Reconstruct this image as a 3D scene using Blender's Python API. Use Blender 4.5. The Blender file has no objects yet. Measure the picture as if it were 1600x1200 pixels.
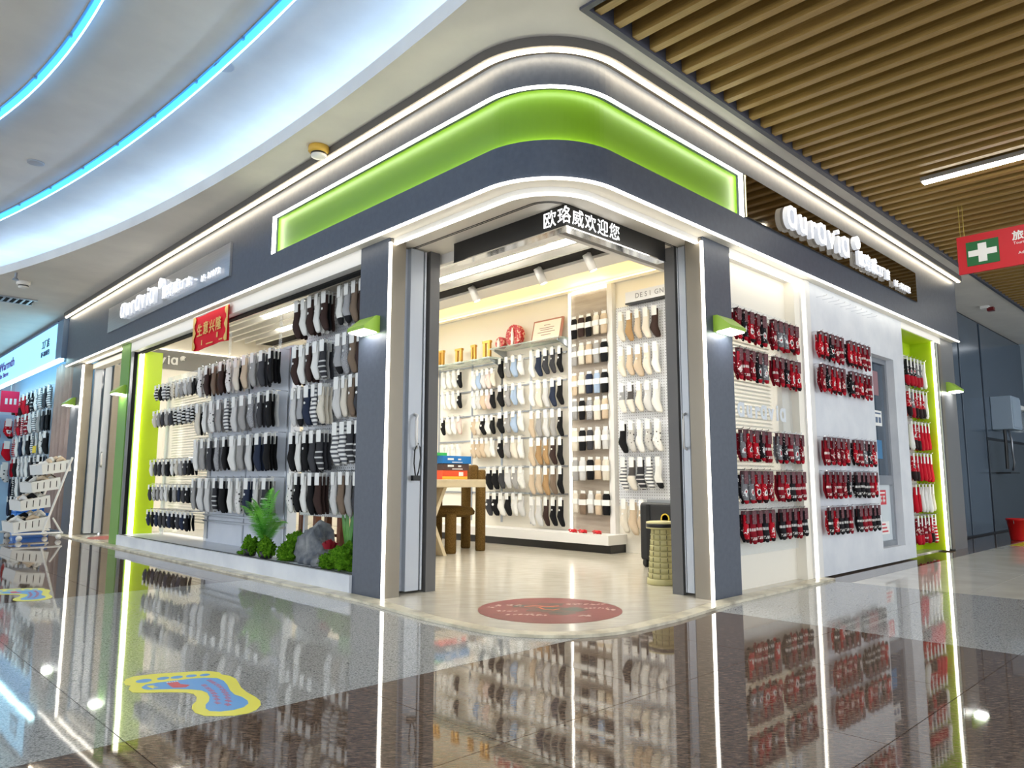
import bpy, bmesh, math, random
from mathutils import Matrix, Vector
random.seed(7)
S = bpy.context.scene
COL = S.collection
PI = math.pi

# ------------------------------------------------------------------ camera
cam_d = bpy.data.cameras.new('camera')
cam = bpy.data.objects.new('camera', cam_d)
COL.objects.link(cam)
cam_d.sensor_width = 36.0
cam_d.lens = 1141.707 / 1600 * 36.0
cam_d.clip_start = 0.05
cam_d.clip_end = 100
_R = ((0.71841756, -0.0916315, -0.68955049), (-0.69561077, -0.09268456, -0.71241507), (0.00136897, 0.99147024, -0.13032608))
cam.matrix_world = Matrix([list(_R[0]) + [-2.7503], list(_R[1]) + [-2.5409], list(_R[2]) + [0.77], [0, 0, 0, 1]])
S.camera = cam

# ------------------------------------------------------------------ world, exposure
W = bpy.data.worlds.new('mall_light')
S.world = W
W.use_nodes = True
_bg = W.node_tree.nodes['Background']
_bg.inputs[0].default_value = (0.88, 0.94, 1.0, 1)
_bg.inputs[1].default_value = 1.75
S.view_settings.view_transform = 'Standard'
S.view_settings.look = 'None'
S.view_settings.exposure = 0.5
S.view_settings.gamma = 1.0
S.view_settings.use_curve_mapping = False


def area_light(name, loc, size, energy, color=(1, 1, 1), rot=(0, 0, 0)):
    d = bpy.data.lights.new(name, 'AREA')
    d.shape = 'RECTANGLE'
    d.size, d.size_y = size
    d.energy = energy
    d.color = color
    o = bpy.data.objects.new(name, d)
    o.location = loc
    o.rotation_euler = rot
    COL.objects.link(o)
    return o


# ------------------------------------------------------------------ colours and materials
def lin(r, g, b):
    f = lambda c: (c / 255 / 12.92) if c / 255 <= 0.04045 else ((c / 255 + 0.055) / 1.055) ** 2.4
    return (f(r), f(g), f(b), 1.0)


MATS = {}


def mat(name, rgb=(200, 200, 200), rough=0.5, metal=0.0, emit=0.0, ecol=None, spec=0.5, alpha=1.0, trans=0.0, coat=0.0):
    if name in MATS:
        return MATS[name]
    m = bpy.data.materials.new(name)
    m.use_nodes = True
    b = m.node_tree.nodes['Principled BSDF']
    b.inputs['Base Color'].default_value = lin(*rgb)
    b.inputs['Roughness'].default_value = rough
    b.inputs['Metallic'].default_value = metal
    b.inputs['Specular IOR Level'].default_value = spec
    b.inputs['Coat Weight'].default_value = coat
    if emit:
        b.inputs['Emission Color'].default_value = lin(*(ecol or rgb))
        b.inputs['Emission Strength'].default_value = emit
    if trans:
        b.inputs['Transmission Weight'].default_value = trans
        b.inputs['IOR'].default_value = 1.1
    b.inputs['Alpha'].default_value = alpha
    MATS[name] = m
    return m


def nodes(m):
    nt = m.node_tree
    return nt, nt.nodes, nt.links, nt.nodes['Principled BSDF']


def coords(nt, scale=(1, 1, 1), rotz=0.0, kind='Object'):
    tc = nt.nodes.new('ShaderNodeTexCoord')
    mp = nt.nodes.new('ShaderNodeMapping')
    mp.inputs['Rotation'].default_value = (0, 0, rotz)
    m2 = nt.nodes.new('ShaderNodeMapping')
    m2.inputs['Scale'].default_value = scale
    nt.links.new(mp.outputs['Vector'], m2.inputs['Vector'])
    if kind == 'World':
        g = nt.nodes.new('ShaderNodeNewGeometry')
        nt.links.new(g.outputs['Position'], mp.inputs['Vector'])
    else:
        nt.links.new(tc.outputs[kind], mp.inputs['Vector'])
    return m2.outputs['Vector']


def ramp(nt, fac, stops):
    r = nt.nodes.new('ShaderNodeValToRGB')
    el = r.color_ramp.elements
    while len(el) < len(stops):
        el.new(0.5)
    for e, (p, c) in zip(el, stops):
        e.position = p
        e.color = c if len(c) == 4 else (*c, 1)
    nt.links.new(fac, r.inputs[0])
    return r.outputs[0]


def noise(nt, vec, scale, detail=4, rough=0.55):
    n = nt.nodes.new('ShaderNodeTexNoise')
    n.inputs['Scale'].default_value = scale
    n.inputs['Detail'].default_value = detail
    n.inputs['Roughness'].default_value = rough
    nt.links.new(vec, n.inputs['Vector'])
    return n.outputs['Fac']


def bump(nt, b, h, strength=0.2, dist=0.01):
    n = nt.nodes.new('ShaderNodeBump')
    n.inputs['Strength'].default_value = strength
    n.inputs['Distance'].default_value = dist
    nt.links.new(h, n.inputs['Height'])
    nt.links.new(n.outputs[0], b.inputs['Normal'])


def mixc(nt, fac, a, b, mode='MIX'):
    n = nt.nodes.new('ShaderNodeMix')
    n.data_type = 'RGBA'
    n.blend_type = mode
    for s, v in ((0, fac), (6, a), (7, b)):
        if hasattr(v, 'is_output'):
            nt.links.new(v, n.inputs[s])
        else:
            n.inputs[s].default_value = v
    return n.outputs[2]


def mathn(nt, op, a, b=None):
    n = nt.nodes.new('ShaderNodeMath')
    n.operation = op
    for i, v in enumerate((a, b)):
        if v is None:
            continue
        if hasattr(v, 'is_output'):
            nt.links.new(v, n.inputs[i])
        else:
            n.inputs[i].default_value = v
    return n.outputs[0]


def noisy(name, c1, c2, scale=8, rough=0.5, bumpk=0.0, sc=(1, 1, 1), rotz=0.0, detail=5, metal=0.0, spec=0.5, kind='Object', lo=0.35, hi=0.65):
    if name in MATS:
        return MATS[name]
    m = mat(name, c1, rough, metal, spec=spec)
    nt, N, L, b = nodes(m)
    f = noise(nt, coords(nt, sc, rotz, kind), scale, detail)
    L.new(ramp(nt, f, [(lo, lin(*c1)), (hi, lin(*c2))]), b.inputs['Base Color'])
    if bumpk:
        bump(nt, b, f, bumpk)
    return m


# floor stones
def stone_dark():
    m = mat('stone_dark', (92, 80, 72), 0.035, spec=0.9)
    nt, N, L, b = nodes(m)
    v = coords(nt, (1, 5.5, 1), PI / 4, 'World')
    f1 = noise(nt, v, 30, 5, 0.8)
    f2 = noise(nt, v, 2.6, 3, 0.6)
    base = ramp(nt, f1, [(0.34, lin(56, 46, 39)), (0.5, lin(106, 90, 78)), (0.66, lin(176, 156, 136))])
    veins = ramp(nt, noise(nt, v, 5.0, 6, 0.7), [(0.64, (0, 0, 0)), (0.72, (1, 1, 1))])
    c = mixc(nt, mathn(nt, 'MULTIPLY', veins, 0.6), base, lin(190, 156, 112))
    c = mixc(nt, mathn(nt, 'MULTIPLY', f2, 0.5), c, lin(84, 62, 50))
    L.new(c, b.inputs['Base Color'])
    b.inputs['IOR'].default_value = 1.6
    bump(nt, b, noise(nt, coords(nt, (1, 1, 1), 0, 'World'), 1.7, 2), 0.012, 0.05)
    return m


def stone_light():
    m = mat('stone_light', (150, 150, 148), 0.04, spec=0.8)
    nt, N, L, b = nodes(m)
    v = coords(nt, (1, 1, 1), 0, 'World')
    f1 = noise(nt, v, 130, 3, 0.8)
    f2 = noise(nt, v, 42, 3, 0.6)
    base = ramp(nt, f1, [(0.36, lin(110, 110, 111)), (0.5, lin(172, 172, 170)), (0.64, lin(206, 205, 202))])
    sp = ramp(nt, f2, [(0.36, (1, 1, 1)), (0.42, (0, 0, 0))])
    L.new(mixc(nt, mathn(nt, 'MULTIPLY', sp, 0.5), base, lin(82, 82, 84)), b.inputs['Base Color'])
    b.inputs['IOR'].default_value = 1.55
    bump(nt, b, noise(nt, v, 1.7, 2), 0.012, 0.05)
    return m


M_DARK = stone_dark()
M_LIGHT = stone_light()
M_CREAM = noisy('stone_cream', (228, 224, 212), (214, 210, 198), 3, 0.05, spec=0.7, kind='World')
M_GROUT = mat('grout', (70, 68, 66), 0.8)
M_SHOPFLOOR = noisy('shop_floor_vinyl', (214, 206, 190), (198, 190, 174), 5, 0.16, spec=0.5, sc=(1, 4, 1), rotz=PI / 4, kind='World')
M_THRESH = noisy('threshold_stone', (222, 214, 190), (150, 140, 118), 7, 0.3, detail=8, kind='World', lo=0.45, hi=0.75)
M_CEIL = noisy('ceiling_paint', (228, 224, 216), (218, 214, 207), 2, 0.7, kind='World')
M_WHITE = mat('white_paint', (232, 230, 226), 0.45)
M_WARMWHITE = mat('warm_white_paint', (242, 236, 222), 0.5)
M_WALLR = noisy('white_plaster', (226, 229, 233), (214, 218, 224), 4, 0.5, kind='World')
M_SLATE = noisy('slate_paint', (76, 83, 96), (69, 76, 89), 30, 0.42, 0.06, kind='World')
M_SLATE2 = mat('slate_frame', (100, 99, 98), 0.4)
M_TAUPE = mat('taupe_metal', (140, 132, 118), 0.35, 0.4)
M_CAP = mat('cornice_cap', (92, 88, 84), 0.6)
M_GREENBOX = mat('green_lightbox', (112, 154, 26), 0.35)
M_LIME = mat('lime_paint', (178, 206, 22), 0.4)
M_LEAFGREEN = mat('green_post_paint', (112, 160, 62), 0.4)
M_LED = mat('led_white', (255, 250, 238), 0.4, emit=3.6)
M_LEDW = mat('led_cornice', (255, 238, 206), 0.4, emit=15.0)
M_LEDS = mat('led_soft', (255, 247, 230), 0.4, emit=5.0)
M_LEDC = mat('led_cove', (255, 236, 196), 0.4, emit=2.0)
M_LEDG = mat('led_green_edge', (255, 255, 236), 0.4, emit=6.5)
M_COVEB = mat('led_cove_blue', (176, 212, 255), 0.4, emit=12.0)
M_BLUEST = mat('blue_light_strip', (60, 170, 255), 0.3, emit=1.3, ecol=(70, 175, 255))
M_BLUEEDGE = mat('blue_light_edge', (200, 240, 255), 0.3, emit=3.5)
M_PANEL = mat('light_panel', (255, 252, 244), 0.4, emit=20.0)
M_SIGNL = noisy('brushed_steel', (206, 208, 211), (194, 197, 202), 3, 0.28, metal=1.0, sc=(1, 1, 30), kind='World')
M_SIGNR = mat('bronze_mirror', (128, 118, 100), 0.06, 1.0)
M_LETTER = mat('lit_letter', (255, 255, 255), 0.4, emit=1.4)
M_LETTERSIDE = mat('letter_side', (220, 224, 232), 0.4, emit=.35)
M_BLACK = mat('black_plastic', (16, 16, 17), 0.35)
M_VOID = mat('dark_void', (10, 10, 11), 0.9)
M_CHROME = mat('chrome', (220, 222, 226), 0.08, 1.0)
M_STEEL = mat('steel_grey', (170, 174, 180), 0.3, 0.8)
M_ALU = mat('door_aluminium', (188, 194, 202), 0.3, 0.2)
M_WOODSLAT = noisy('golden_slat', (170, 138, 78), (148, 118, 62), 6, 0.42, sc=(20, 1, 20), kind='World')
M_SLATEDGE = mat('grille_border', (74, 76, 88), 0.5)
M_RED = mat('red_vinyl', (200, 8, 30), 0.5)
M_BANNER = mat('red_banner', (222, 4, 34), 0.6, spec=.2)
M_GOLD = mat('gold_print', (232, 190, 96), 0.45)
M_PAPER = mat('white_card', (240, 240, 236), 0.6)
M_MAROONCARD = noisy('maroon_card', (84, 22, 34), (140, 84, 90), 60, .5, lo=.5, hi=.7)
M_GLASS = mat('clear_glass', (235, 245, 245), 0.03, alpha=0.10, spec=0.6)
M_ACRYL = mat('clear_acrylic', (225, 235, 240), 0.05, alpha=0.16, spec=0.6)
M_GLASSEDGE = mat('glass_edge_green', (196, 222, 214), 0.1, alpha=0.4)
M_DARKGLASS = mat('dark_blue_glass', (46, 66, 84), 0.06, spec=0.7)  # dark blue reflections of the upper pane put into the glass colour
M_BOARD = noisy('grey_board', (206, 211, 220), (196, 202, 212), 3, 0.5, kind='World')
M_PEGW = mat('peg_board', (224, 226, 230), 0.5)


def peg_material():
    m = M_PEGW
    nt, N, L, b = nodes(m)
    sep = nt.nodes.new('ShaderNodeSeparateXYZ')
    L.new(coords(nt, (1, 1, 1), 0, 'Object'), sep.inputs[0])
    d = []
    for i in ('Y', 'Z'):
        fr = mathn(nt, 'FRACT', mathn(nt, 'MULTIPLY', sep.outputs[i], 1 / 0.03))
        d.append(mathn(nt, 'POWER', mathn(nt, 'SUBTRACT', fr, 0.5), 2.0))
    r2 = mathn(nt, 'ADD', d[0], d[1])
    hole = mathn(nt, 'LESS_THAN', r2, 0.022)
    L.new(mixc(nt, hole, lin(224, 226, 230), lin(70, 72, 78)), b.inputs['Base Color'])


peg_material()


# ------------------------------------------------------------------ mesh helpers
class MB:
    def __init__(s):
        s.v, s.f, s.mi = [], [], []

    def add(s, vs, fs, mi=0):
        o = len(s.v)
        s.v += [tuple(p) for p in vs]
        s.f += [tuple(i + o for i in f) for f in fs]
        s.mi += [mi] * len(fs)
        return s

    def box(s, x0, x1, y0, y1, z0, z1, mi=0):
        vs = [(x, y, z) for z in (z0, z1) for y in (y0, y1) for x in (x0, x1)]
        return s.add(vs, [(0, 2, 3, 1), (4, 5, 7, 6), (0, 1, 5, 4), (2, 6, 7, 3), (0, 4, 6, 2), (1, 3, 7, 5)], mi)

    def cbox(s, c, d, mi=0):
        return s.box(c[0] - d[0] / 2, c[0] + d[0] / 2, c[1] - d[1] / 2, c[1] + d[1] / 2, c[2] - d[2] / 2, c[2] + d[2] / 2, mi)

    def prism(s, poly, z0, z1, mi=0):
        n = len(poly)
        vs = [(x, y, z0) for x, y in poly] + [(x, y, z1) for x, y in poly]
        fs = [tuple(range(n - 1, -1, -1)), tuple(range(n, 2 * n))]
        fs += [(i, (i + 1) % n, n + (i + 1) % n, n + i) for i in range(n)]
        return s.add(vs, fs, mi)

    def strip(s, pa, pb, z0, z1, mi=0):
        """band between two plan polylines of equal length, from z0 to z1"""
        n = len(pa)
        vs = []
        for a, b in zip(pa, pb):
            vs += [(*a, z0), (*b, z0), (*b, z1), (*a, z1)]
        fs = []
        for i in range(n - 1):
            o, q = 4 * i, 4 * i + 4
            for k in range(4):
                k2 = (k + 1) % 4
                fs.append((o + k, o + k2, q + k2, q + k))
        fs += [(3, 2, 1, 0), (4 * n - 4, 4 * n - 3, 4 * n - 2, 4 * n - 1)]
        return s.add(vs, fs, mi)

    def tube(s, pts, r, n=8, mi=0, closed_ends=True):
        pts = [Vector(p) for p in pts]
        rr = r if isinstance(r, (list, tuple)) else [r] * len(pts)
        vs, fs = [], []
        for i, p in enumerate(pts):
            d = (pts[min(i + 1, len(pts) - 1)] - pts[max(i - 1, 0)]).normalized()
            u = d.orthogonal().normalized() if abs(d.z) > 0.95 else Vector((0, 0, 1)).cross(d).normalized()
            w = d.cross(u)
            for k in range(n):
                a = 2 * PI * k / n
                vs.append(p + (u * math.cos(a) + w * math.sin(a)) * rr[i])
        for i in range(len(pts) - 1):
            for k in range(n):
                k2 = (k + 1) % n
                fs.append((i * n + k, i * n + k2, (i + 1) * n + k2, (i + 1) * n + k))
        if closed_ends:
            fs += [tuple(range(n - 1, -1, -1)), tuple(range((len(pts) - 1) * n, len(pts) * n))]
        return s.add(vs, fs, mi)

    def lathe(s, prof, c=(0, 0, 0), n=20, mi=0):
        vs, fs = [], []
        for r, z in prof:
            for k in range(n):
                a = 2 * PI * k / n
                vs.append((c[0] + r * math.cos(a), c[1] + r * math.sin(a), c[2] + z))
        m = len(prof)
        for i in range(m - 1):
            for k in range(n):
                k2 = (k + 1) % n
                fs.append((i * n + k, i * n + k2, (i + 1) * n + k2, (i + 1) * n + k))
        fs += [tuple(range(n - 1, -1, -1)), tuple(range((m - 1) * n, m * n))]
        return s.add(vs, fs, mi)

    def xform(s, M):
        s.v = [tuple(M @ Vector(p)) for p in s.v]
        return s

    def mesh(s, name, smooth=False):
        me = bpy.data.meshes.new(name)
        me.from_pydata(s.v, [], s.f)
        if any(s.mi):
            me.polygons.foreach_set('material_index', s.mi)
        if smooth:
            me.polygons.foreach_set('use_smooth', [True] * len(s.f))
        me.update()
        return me

    def build(s, name, m, parent=None, smooth=False):
        if parent is not None:
            q = parent
            off = Vector((0, 0, 0))
            while q is not None:
                off += q.location
                q = q.parent
            s.v = [(p[0] - off.x, p[1] - off.y, p[2] - off.z) for p in s.v]
        me = s.mesh(name, smooth)
        for x in (m if isinstance(m, (list, tuple)) else [m]):
            me.materials.append(x)
        o = bpy.data.objects.new(name, me)
        COL.objects.link(o)
        if parent is not None:
            o.parent = parent
        return o


def bevel(o, w=0.01, seg=2):
    md = o.modifiers.new('bevel', 'BEVEL')
    md.width = w
    md.segments = seg
    md.limit_method = 'ANGLE'
    return o


def tag(o, label=None, cat=None, group=None, kind=None):
    if label:
        o['label'] = label
    if cat:
        o['category'] = cat
    if group:
        o['group'] = group
    if kind:
        o['kind'] = kind
    return o


def thing(name, label, cat, loc, group=None, kind=None):
    o = bpy.data.objects.new(name, None)
    o.empty_display_size = 0.05
    o.location = loc
    COL.objects.link(o)
    return tag(o, label, cat, group, kind)


def struct(o, label=None, cat=None):
    return tag(o, label, cat, kind='structure')


def copy_tree(o, parent=None):
    c = o.copy()
    COL.objects.link(c)
    c.parent = parent
    for ch in list(o.children):
        copy_tree(ch, c)
    return c


# facade plan: the shop stands in x>0, y>0, its corner rounded
def rad(off):
    return max(0.05, 0.5 - (off + 0.085))


def path(off, y0, x1, n=18):
    r = rad(off)
    c = off + r
    pts = [(off, y0), (off, c + (y0 - c) * 0.5)]
    for i in range(n + 1):
        a = PI + (PI / 2) * i / n
        pts.append((c + r * math.cos(a), c + r * math.sin(a)))
    pts += [(c + (x1 - c) * 0.5, off), (x1, off)]
    return pts


def band(mb, oo, oi, y0, x1, z0, z1, mi=0):
    return mb.strip(path(oo, y0, x1), path(oi, y0, x1), z0, z1, mi)


# ------------------------------------------------------------------ lettering, made first while the scene is small
TEXT = {}


def text_mesh(s, size=1.0, extrude=0.0, offset=0.0, flat=False, align='LEFT'):
    key = (s, size, extrude, offset, align)
    if key in TEXT:
        return TEXT[key]
    c = bpy.data.curves.new('lettering', 'FONT')
    c.body = s
    c.size = size
    c.extrude = extrude
    c.offset = offset
    c.align_x = align
    c.resolution_u = 3
    o = bpy.data.objects.new('lettering', c)
    COL.objects.link(o)
    dg = bpy.context.evaluated_depsgraph_get()
    me = bpy.data.meshes.new_from_object(o.evaluated_get(dg))
    me.materials.clear()
    bpy.data.objects.remove(o)
    bpy.data.curves.remove(c)
    me.transform(Matrix.Rotation(PI / 2, 4, 'X'))      # x right, z up, faces -y
    TEXT[key] = me
    return me


def place_text(name, me, m, loc, face, parent=None, width=None, sx=1.0, sz=1.0):
    """face 'L' looks to -x (left facade), 'R' to -y, 'F' lies on the floor"""
    me = me.copy()
    if width:
        xs = [v.co.x for v in me.vertices]
        sx = width / (max(xs) - min(xs))
    me.transform(Matrix.Diagonal((sx, 1, sz, 1)))
    if face == 'L':
        me.transform(Matrix.Rotation(-PI / 2, 4, 'Z'))
    me.materials.append(m)
    if m is M_LETTER:
        me.materials.append(M_LETTERSIDE)
        d = 0 if face == 'L' else 1
        for p in me.polygons:
            if p.normal[d] > -.8:
                p.material_index = 1
    o = bpy.data.objects.new(name, me)
    COL.objects.link(o)
    o.location = Vector(loc) - (parent.location if parent else Vector((0, 0, 0)))
    if parent:
        o.parent = parent
    return o


# ------------------------------------------------------------------ floor
fl = MB().box(-9, 15, -8, 18, -0.1, -0.012).build('floor', M_GROUT)
struct(fl, 'polished stone mall floor in dark, grey and cream zones')
XL = [1.235 + 0.805 * k for k in range(-7, 3)] + [3.07]
YL = [-0.1 + 0.79 * k for k in range(-6, 21)]
tile_cache = {}


def tile(x0, x1, y0, y1, m):
    g = 0.0016
    w, h = x1 - x0 - 2 * g, y1 - y0 - 2 * g
    if w < 0.02 or h < 0.02:
        return
    key = (round(w, 3), round(h, 3), m.name)
    if key not in tile_cache:
        me = MB().box(0, w, 0, h, -0.012, 0).mesh('floor_tile')
        me.materials.append(m)
        tile_cache[key] = me
    o = bpy.data.objects.new('floor_tile', tile_cache[key])
    COL.objects.link(o)
    o.parent = fl
    o.location = (x0 + g, y0 + g, 0)


for i in range(len(XL) - 1):
    for j in range(len(YL) - 1):
        x0, x1, y0, y1 = XL[i], XL[i + 1], YL[j], YL[j + 1]
        xc, yc = (x0 + x1) / 2, (y0 + y1) / 2
        if x0 > 0.3 and y0 > 0.1:
            continue
        if xc < 1.235:
            m = M_DARK if (yc < -0.1 or 3.06 < yc < 9.4) else M_LIGHT
        else:
            m = M_LIGHT
        tile(x0, x1, y0, y1, m)
for i in range(7):
    x0, x1 = 3.07 + 1.55 * i, 3.07 + 1.55 * (i + 1)
    tile(x0, x1, -0.235, 0.45, M_DARK)
    for j in range(5):
        tile(x0, x1, -0.235 - 0.8 * (j + 1), -0.235 - 0.8 * j, M_CREAM)

TO = [(-.13, 9.6), (-.13, 1.55), (-.2, .8)] + [(.42 + .62 * math.cos(PI + PI / 2 * i / 16), .42 + .62 * math.sin(PI + PI / 2 * i / 16)) for i in range(17)] + [(.8, -.2), (1.55, -.12), (3.12, -.1)]
TI = [(-.02, 9.6), (-.02, 1.5), (-.115, .8)] + [(.42 + .53 * math.cos(PI + PI / 2 * i / 16), .42 + .53 * math.sin(PI + PI / 2 * i / 16)) for i in range(17)] + [(.8, -.11), (1.5, -.02), (3.12, 0.0)]
o = MB().strip(TO, TI, 0.0005, 0.016).build('trim_1', M_THRESH)
struct(o, 'pale worn stone threshold strip curving round the shop corner')
o = MB().prism(TI + [(3.12, 0.1), (6.5, 0.1), (6.5, 9.6)], 0.0005, 0.012).build('floor', M_SHOPFLOOR)
struct(o, 'cream vinyl floor inside the sock shop')

# ------------------------------------------------------------------ ceilings
AC, AR = (-23.08, 1.905), 22.633


def arc(cx, cy, r, y0, y1, n=60):
    return [(cx + math.sqrt(r * r - (y - cy) ** 2), y) for y in [y0 + (y1 - y0) * i / n for i in range(n + 1)]]


A3 = arc(AC[0], AC[1], AR, 16.5, -6)
ce = MB().prism(A3 + [(-.03, -6), (-.03, -.265), (14, -.265), (14, 16.5)], 3.2, 3.3).build('ceiling', M_CEIL)
struct(ce, 'white dropped ceiling around the shop with a curved edge')
inner = arc(AC[0], AC[1], AR + 0.36, 16.5, -6)
inner2 = arc(AC[0], AC[1], AR + 0.41, 16.5, -6)
MB().strip(inner, inner2, 3.302, 3.33).build('cove_light', M_COVEB, ce)
o = MB().box(-9, 1.2, -6, 16.5, 3.66, 3.75).build('ceiling', M_CEIL)
struct(o, 'raised white ceiling lit blue along its curved edge')
o2 = MB().box(0.9, 1.0, -6, 16.5, 3.3, 3.66).build('cove_back', M_CEIL, o)


def light_ribbon(label, cx, cy, r, y0, y1):
    t = thing('light_ribbon', label, 'light strip', (cx + r, cy, 3.6))
    a, b = arc(cx, cy, r, y1, y0), arc(cx, cy, r + 0.02, y1, y0)
    MB().strip(a, b, 3.596, 3.655).build('diffuser', M_BLUEST, t)
    MB().strip(arc(cx, cy, r + 0.012, y1, y0), arc(cx, cy, r + 0.0205, y1, y0), 3.5915, 3.596).build('glowing_edge', M_BLUEEDGE, t)
    MB().strip(arc(cx, cy, r - 0.018, y1, y0), arc(cx, cy, r - 0.006, y1, y0), 3.648, 3.66).build('rail', M_STEEL, t)
    k = MB().box(-0.012, 0.03, -0.01, 0.01, -0.014, 0.004).mesh('clip')
    k.materials.append(M_STEEL)
    y = y0 + 0.4
    while y < y1:
        q = bpy.data.objects.new('clip', k)
        COL.objects.link(q)
        q.parent = t
        q.location = (cx + math.sqrt(r * r - (y - cy) ** 2) - t.location.x - 0.01, y - t.location.y, 0.05)
        y += 0.75


light_ribbon('curved blue light ribbon nearest the shop on the raised ceiling', -27.486, 1.663, 26.579, -3, 13)
light_ribbon('curved blue light ribbon at the far upper left corner', -12.93, 2.308, 11.205, -3, 9)

# slatted grille over the right-hand corridor
gr = MB().box(-.03, 14, -6, -.265, 3.46, 3.5).build('ceiling', M_VOID)
struct(gr, 'golden slatted ceiling over the right-hand corridor')
MB().box(-.03, 14, -.30, -.265, 3.185, 3.46).build('grille_border', M_SLATEDGE, gr)
MB().box(-.065, -.03, -6, -.265, 3.185, 3.46).build('grille_border', M_SLATEDGE, gr)
sm = MB().box(-.026, .026, -3.7, 0, 0, .105).mesh('slat')
sm.materials.append(M_WOODSLAT)
for k in range(72):
    q = bpy.data.objects.new('slat', sm)
    COL.objects.link(q)
    q.parent = gr
    q.location = (.02 + .163 * k + .02, -.302, 3.2)
t = thing('linear_light', 'long white tube light hung below the golden slats', 'light', (3.58, -2.0, 3.17))
MB().box(3.54, 3.62, -3.4, -.78, 3.165, 3.2).build('housing', M_STEEL, t)
MB().box(3.548, 3.612, -3.38, -.79, 3.155, 3.165).build('tube', M_PANEL, t)
t = thing('linear_light', 'second white tube light, far along the slatted ceiling', 'light', (8.5, -2.0, 3.17))
MB().box(8.46, 8.54, -3.4, -.9, 3.165, 3.2).build('housing', M_STEEL, t)
MB().box(8.468, 8.532, -3.38, -.91, 3.155, 3.165).build('tube', M_PANEL, t)

# ------------------------------------------------------------------ fascia
YE, XE = 9.62, 7.05
fa = MB()
band(fa, -.085, .06, YE, XE, 2.418, 2.635)
band(fa, -.085, .06, YE, XE, 2.957, 3.2)
fa.box(-.085, .06, 3.10, YE, 2.635, 2.957)
fa.box(1.93, XE, -.085, .06, 2.635, 2.957)
fa = fa.build('wall_front', M_SLATE)
struct(fa, 'slate grey shop fascia wrapping round the corner')
g = MB()
g.strip(path(-.035, 3.10, 1.93), path(.05, 3.10, 1.93), 2.635, 2.957)
g.build('green_panel', M_GREENBOX, fa)
g = MB()
g.strip(path(-.088, 3.10, 1.93), path(-.07, 3.10, 1.93), 2.946, 2.957)
g.box(-.088, -.06, 3.086, 3.10, 2.635, 2.957)
g.box(1.918, 1.932, -.088, -.06, 2.635, 2.957)
g.build('led_strip', M_LEDG, fa)
g = MB()
g.strip(path(-.06, 3.06, 1.9), path(-.04, 3.06, 1.9), 2.636, 2.642)
g.build('led_strip', M_LEDG, fa)
band(MB(), -.165, -.085, YE, XE, 3.142, 3.2).build('cornice_cap', M_CAP, fa)
band(MB(), -.145, -.120, YE, XE, 3.131, 3.142).build('led_strip', M_LEDW, fa)
band(MB(), -.094, -.075, YE, XE, 2.407, 2.418).build('led_strip', M_LED, fa)
g = MB()
band(g, -.074, .1, YE, XE, 2.412, 2.418)
g.build('soffit', M_WARMWHITE, fa)
# entrance soffit with door tracks
so = MB().strip(path(.1, 1.86, 1.87), [(.5, 1.86), (.5, 1.2)] + [(.5, .5)] * 19 + [(1.2, .5), (1.87, .5)], 2.412, 2.45).build('ceiling', M_WARMWHITE)
struct(so, 'white soffit over the corner entrance')
g = MB()
g.strip(path(.25, 1.6, 1.6), path(.256, 1.6, 1.6), 2.409, 2.413)
g.strip(path(.268, 1.6, 1.6), path(.272, 1.6, 1.6), 2.409, 2.413)
g.build('door_track', M_BLACK, so)
MB().strip(path(.032, 1.5, 1.51), path(.06, 1.5, 1.51), 2.378, 2.412).build('lip', M_WHITE, so)
MB().strip(path(.03, 1.5, 1.51), path(.056, 1.5, 1.51), 2.369, 2.378).build('led_strip', M_LED, so)
MB().strip([(.2, 9.1), (.2, 1.86), (.5, 1.86), (.5, .5), (3.7, .5)], [(.24, 9.1), (.24, 1.90), (.54, 1.90), (.54, .54), (3.7, .54)], 2.34, 3.2).build('bulkhead', M_WHITE, so)  # unseen bulkhead, added to block light above the soffit

# ------------------------------------------------------------------ shop signs
M_CJKSIDE = M_LETTERSIDE


def sign_letters(parent, face, chars, start, step_dir, z, plane, height_mats, bold=0.0, depth=0.02, name='letter'):
    """chars: list of (text, size, advance); every character its own part"""
    u = start
    for ch, size, adv in chars:
        if ch != ' ':
            me = text_mesh(ch, size, depth, bold)
            loc = (plane, u, z) if face == 'L' else (u, plane, z)
            place_text(name, me, M_LETTER, loc, face, parent)
        u += step_dir * adv


def word(txt, size, advs):
    return [(c, size, a * size) for c, a in zip(txt, advs)]


ADV = {'ɑ': .66, 'u': .62, 'r': .42, 'v': .58, 'i': .27, '®': .3}
t = thing('shop_sign', 'brushed steel sign with lit white lettering on the left fascia', 'sign', (-.09, 5.73, 2.61))
MB().box(-.108, -.0865, 3.89, 7.57, 2.61, 2.925).build('panel', M_SIGNL, t)
w7 = [(c, .30, ADV[c] * .30 * 1.06) for c in 'ɑurɑviɑ']
sign_letters(t, 'L', w7, 6.93, -1, 2.69, -.135, None, .004)
sign_letters(t, 'L', [('®', .16, .2)], 5.63, -1, 2.80, -.135, None, .002)
sign_letters(t, 'L', [(c, .15, .155) for c in '欧珞威'] + [(c, .105, .11) for c in '工厂店'], 5.53, -1, 2.69, -.13, None, .002, .014)
sign_letters(t, 'L', [(c, .085, .058) for c in '1F-B1072'], 4.5, -1, 2.665, -.125, None, .001, .01)
t = thing('shop_sign', 'bronze mirror sign with lit white lettering on the right fascia', 'sign', (3.75, -.09, 2.635))
MB().box(1.945, 5.56, -.104, -.0865, 2.638, 2.952).build('panel', M_SIGNR, t)
sign_letters(t, 'R', w7, 2.47, 1, 2.70, -.135, None, .004)
sign_letters(t, 'R', [('®', .16, .2)], 3.80, 1, 2.82, -.135, None, .002)
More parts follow.
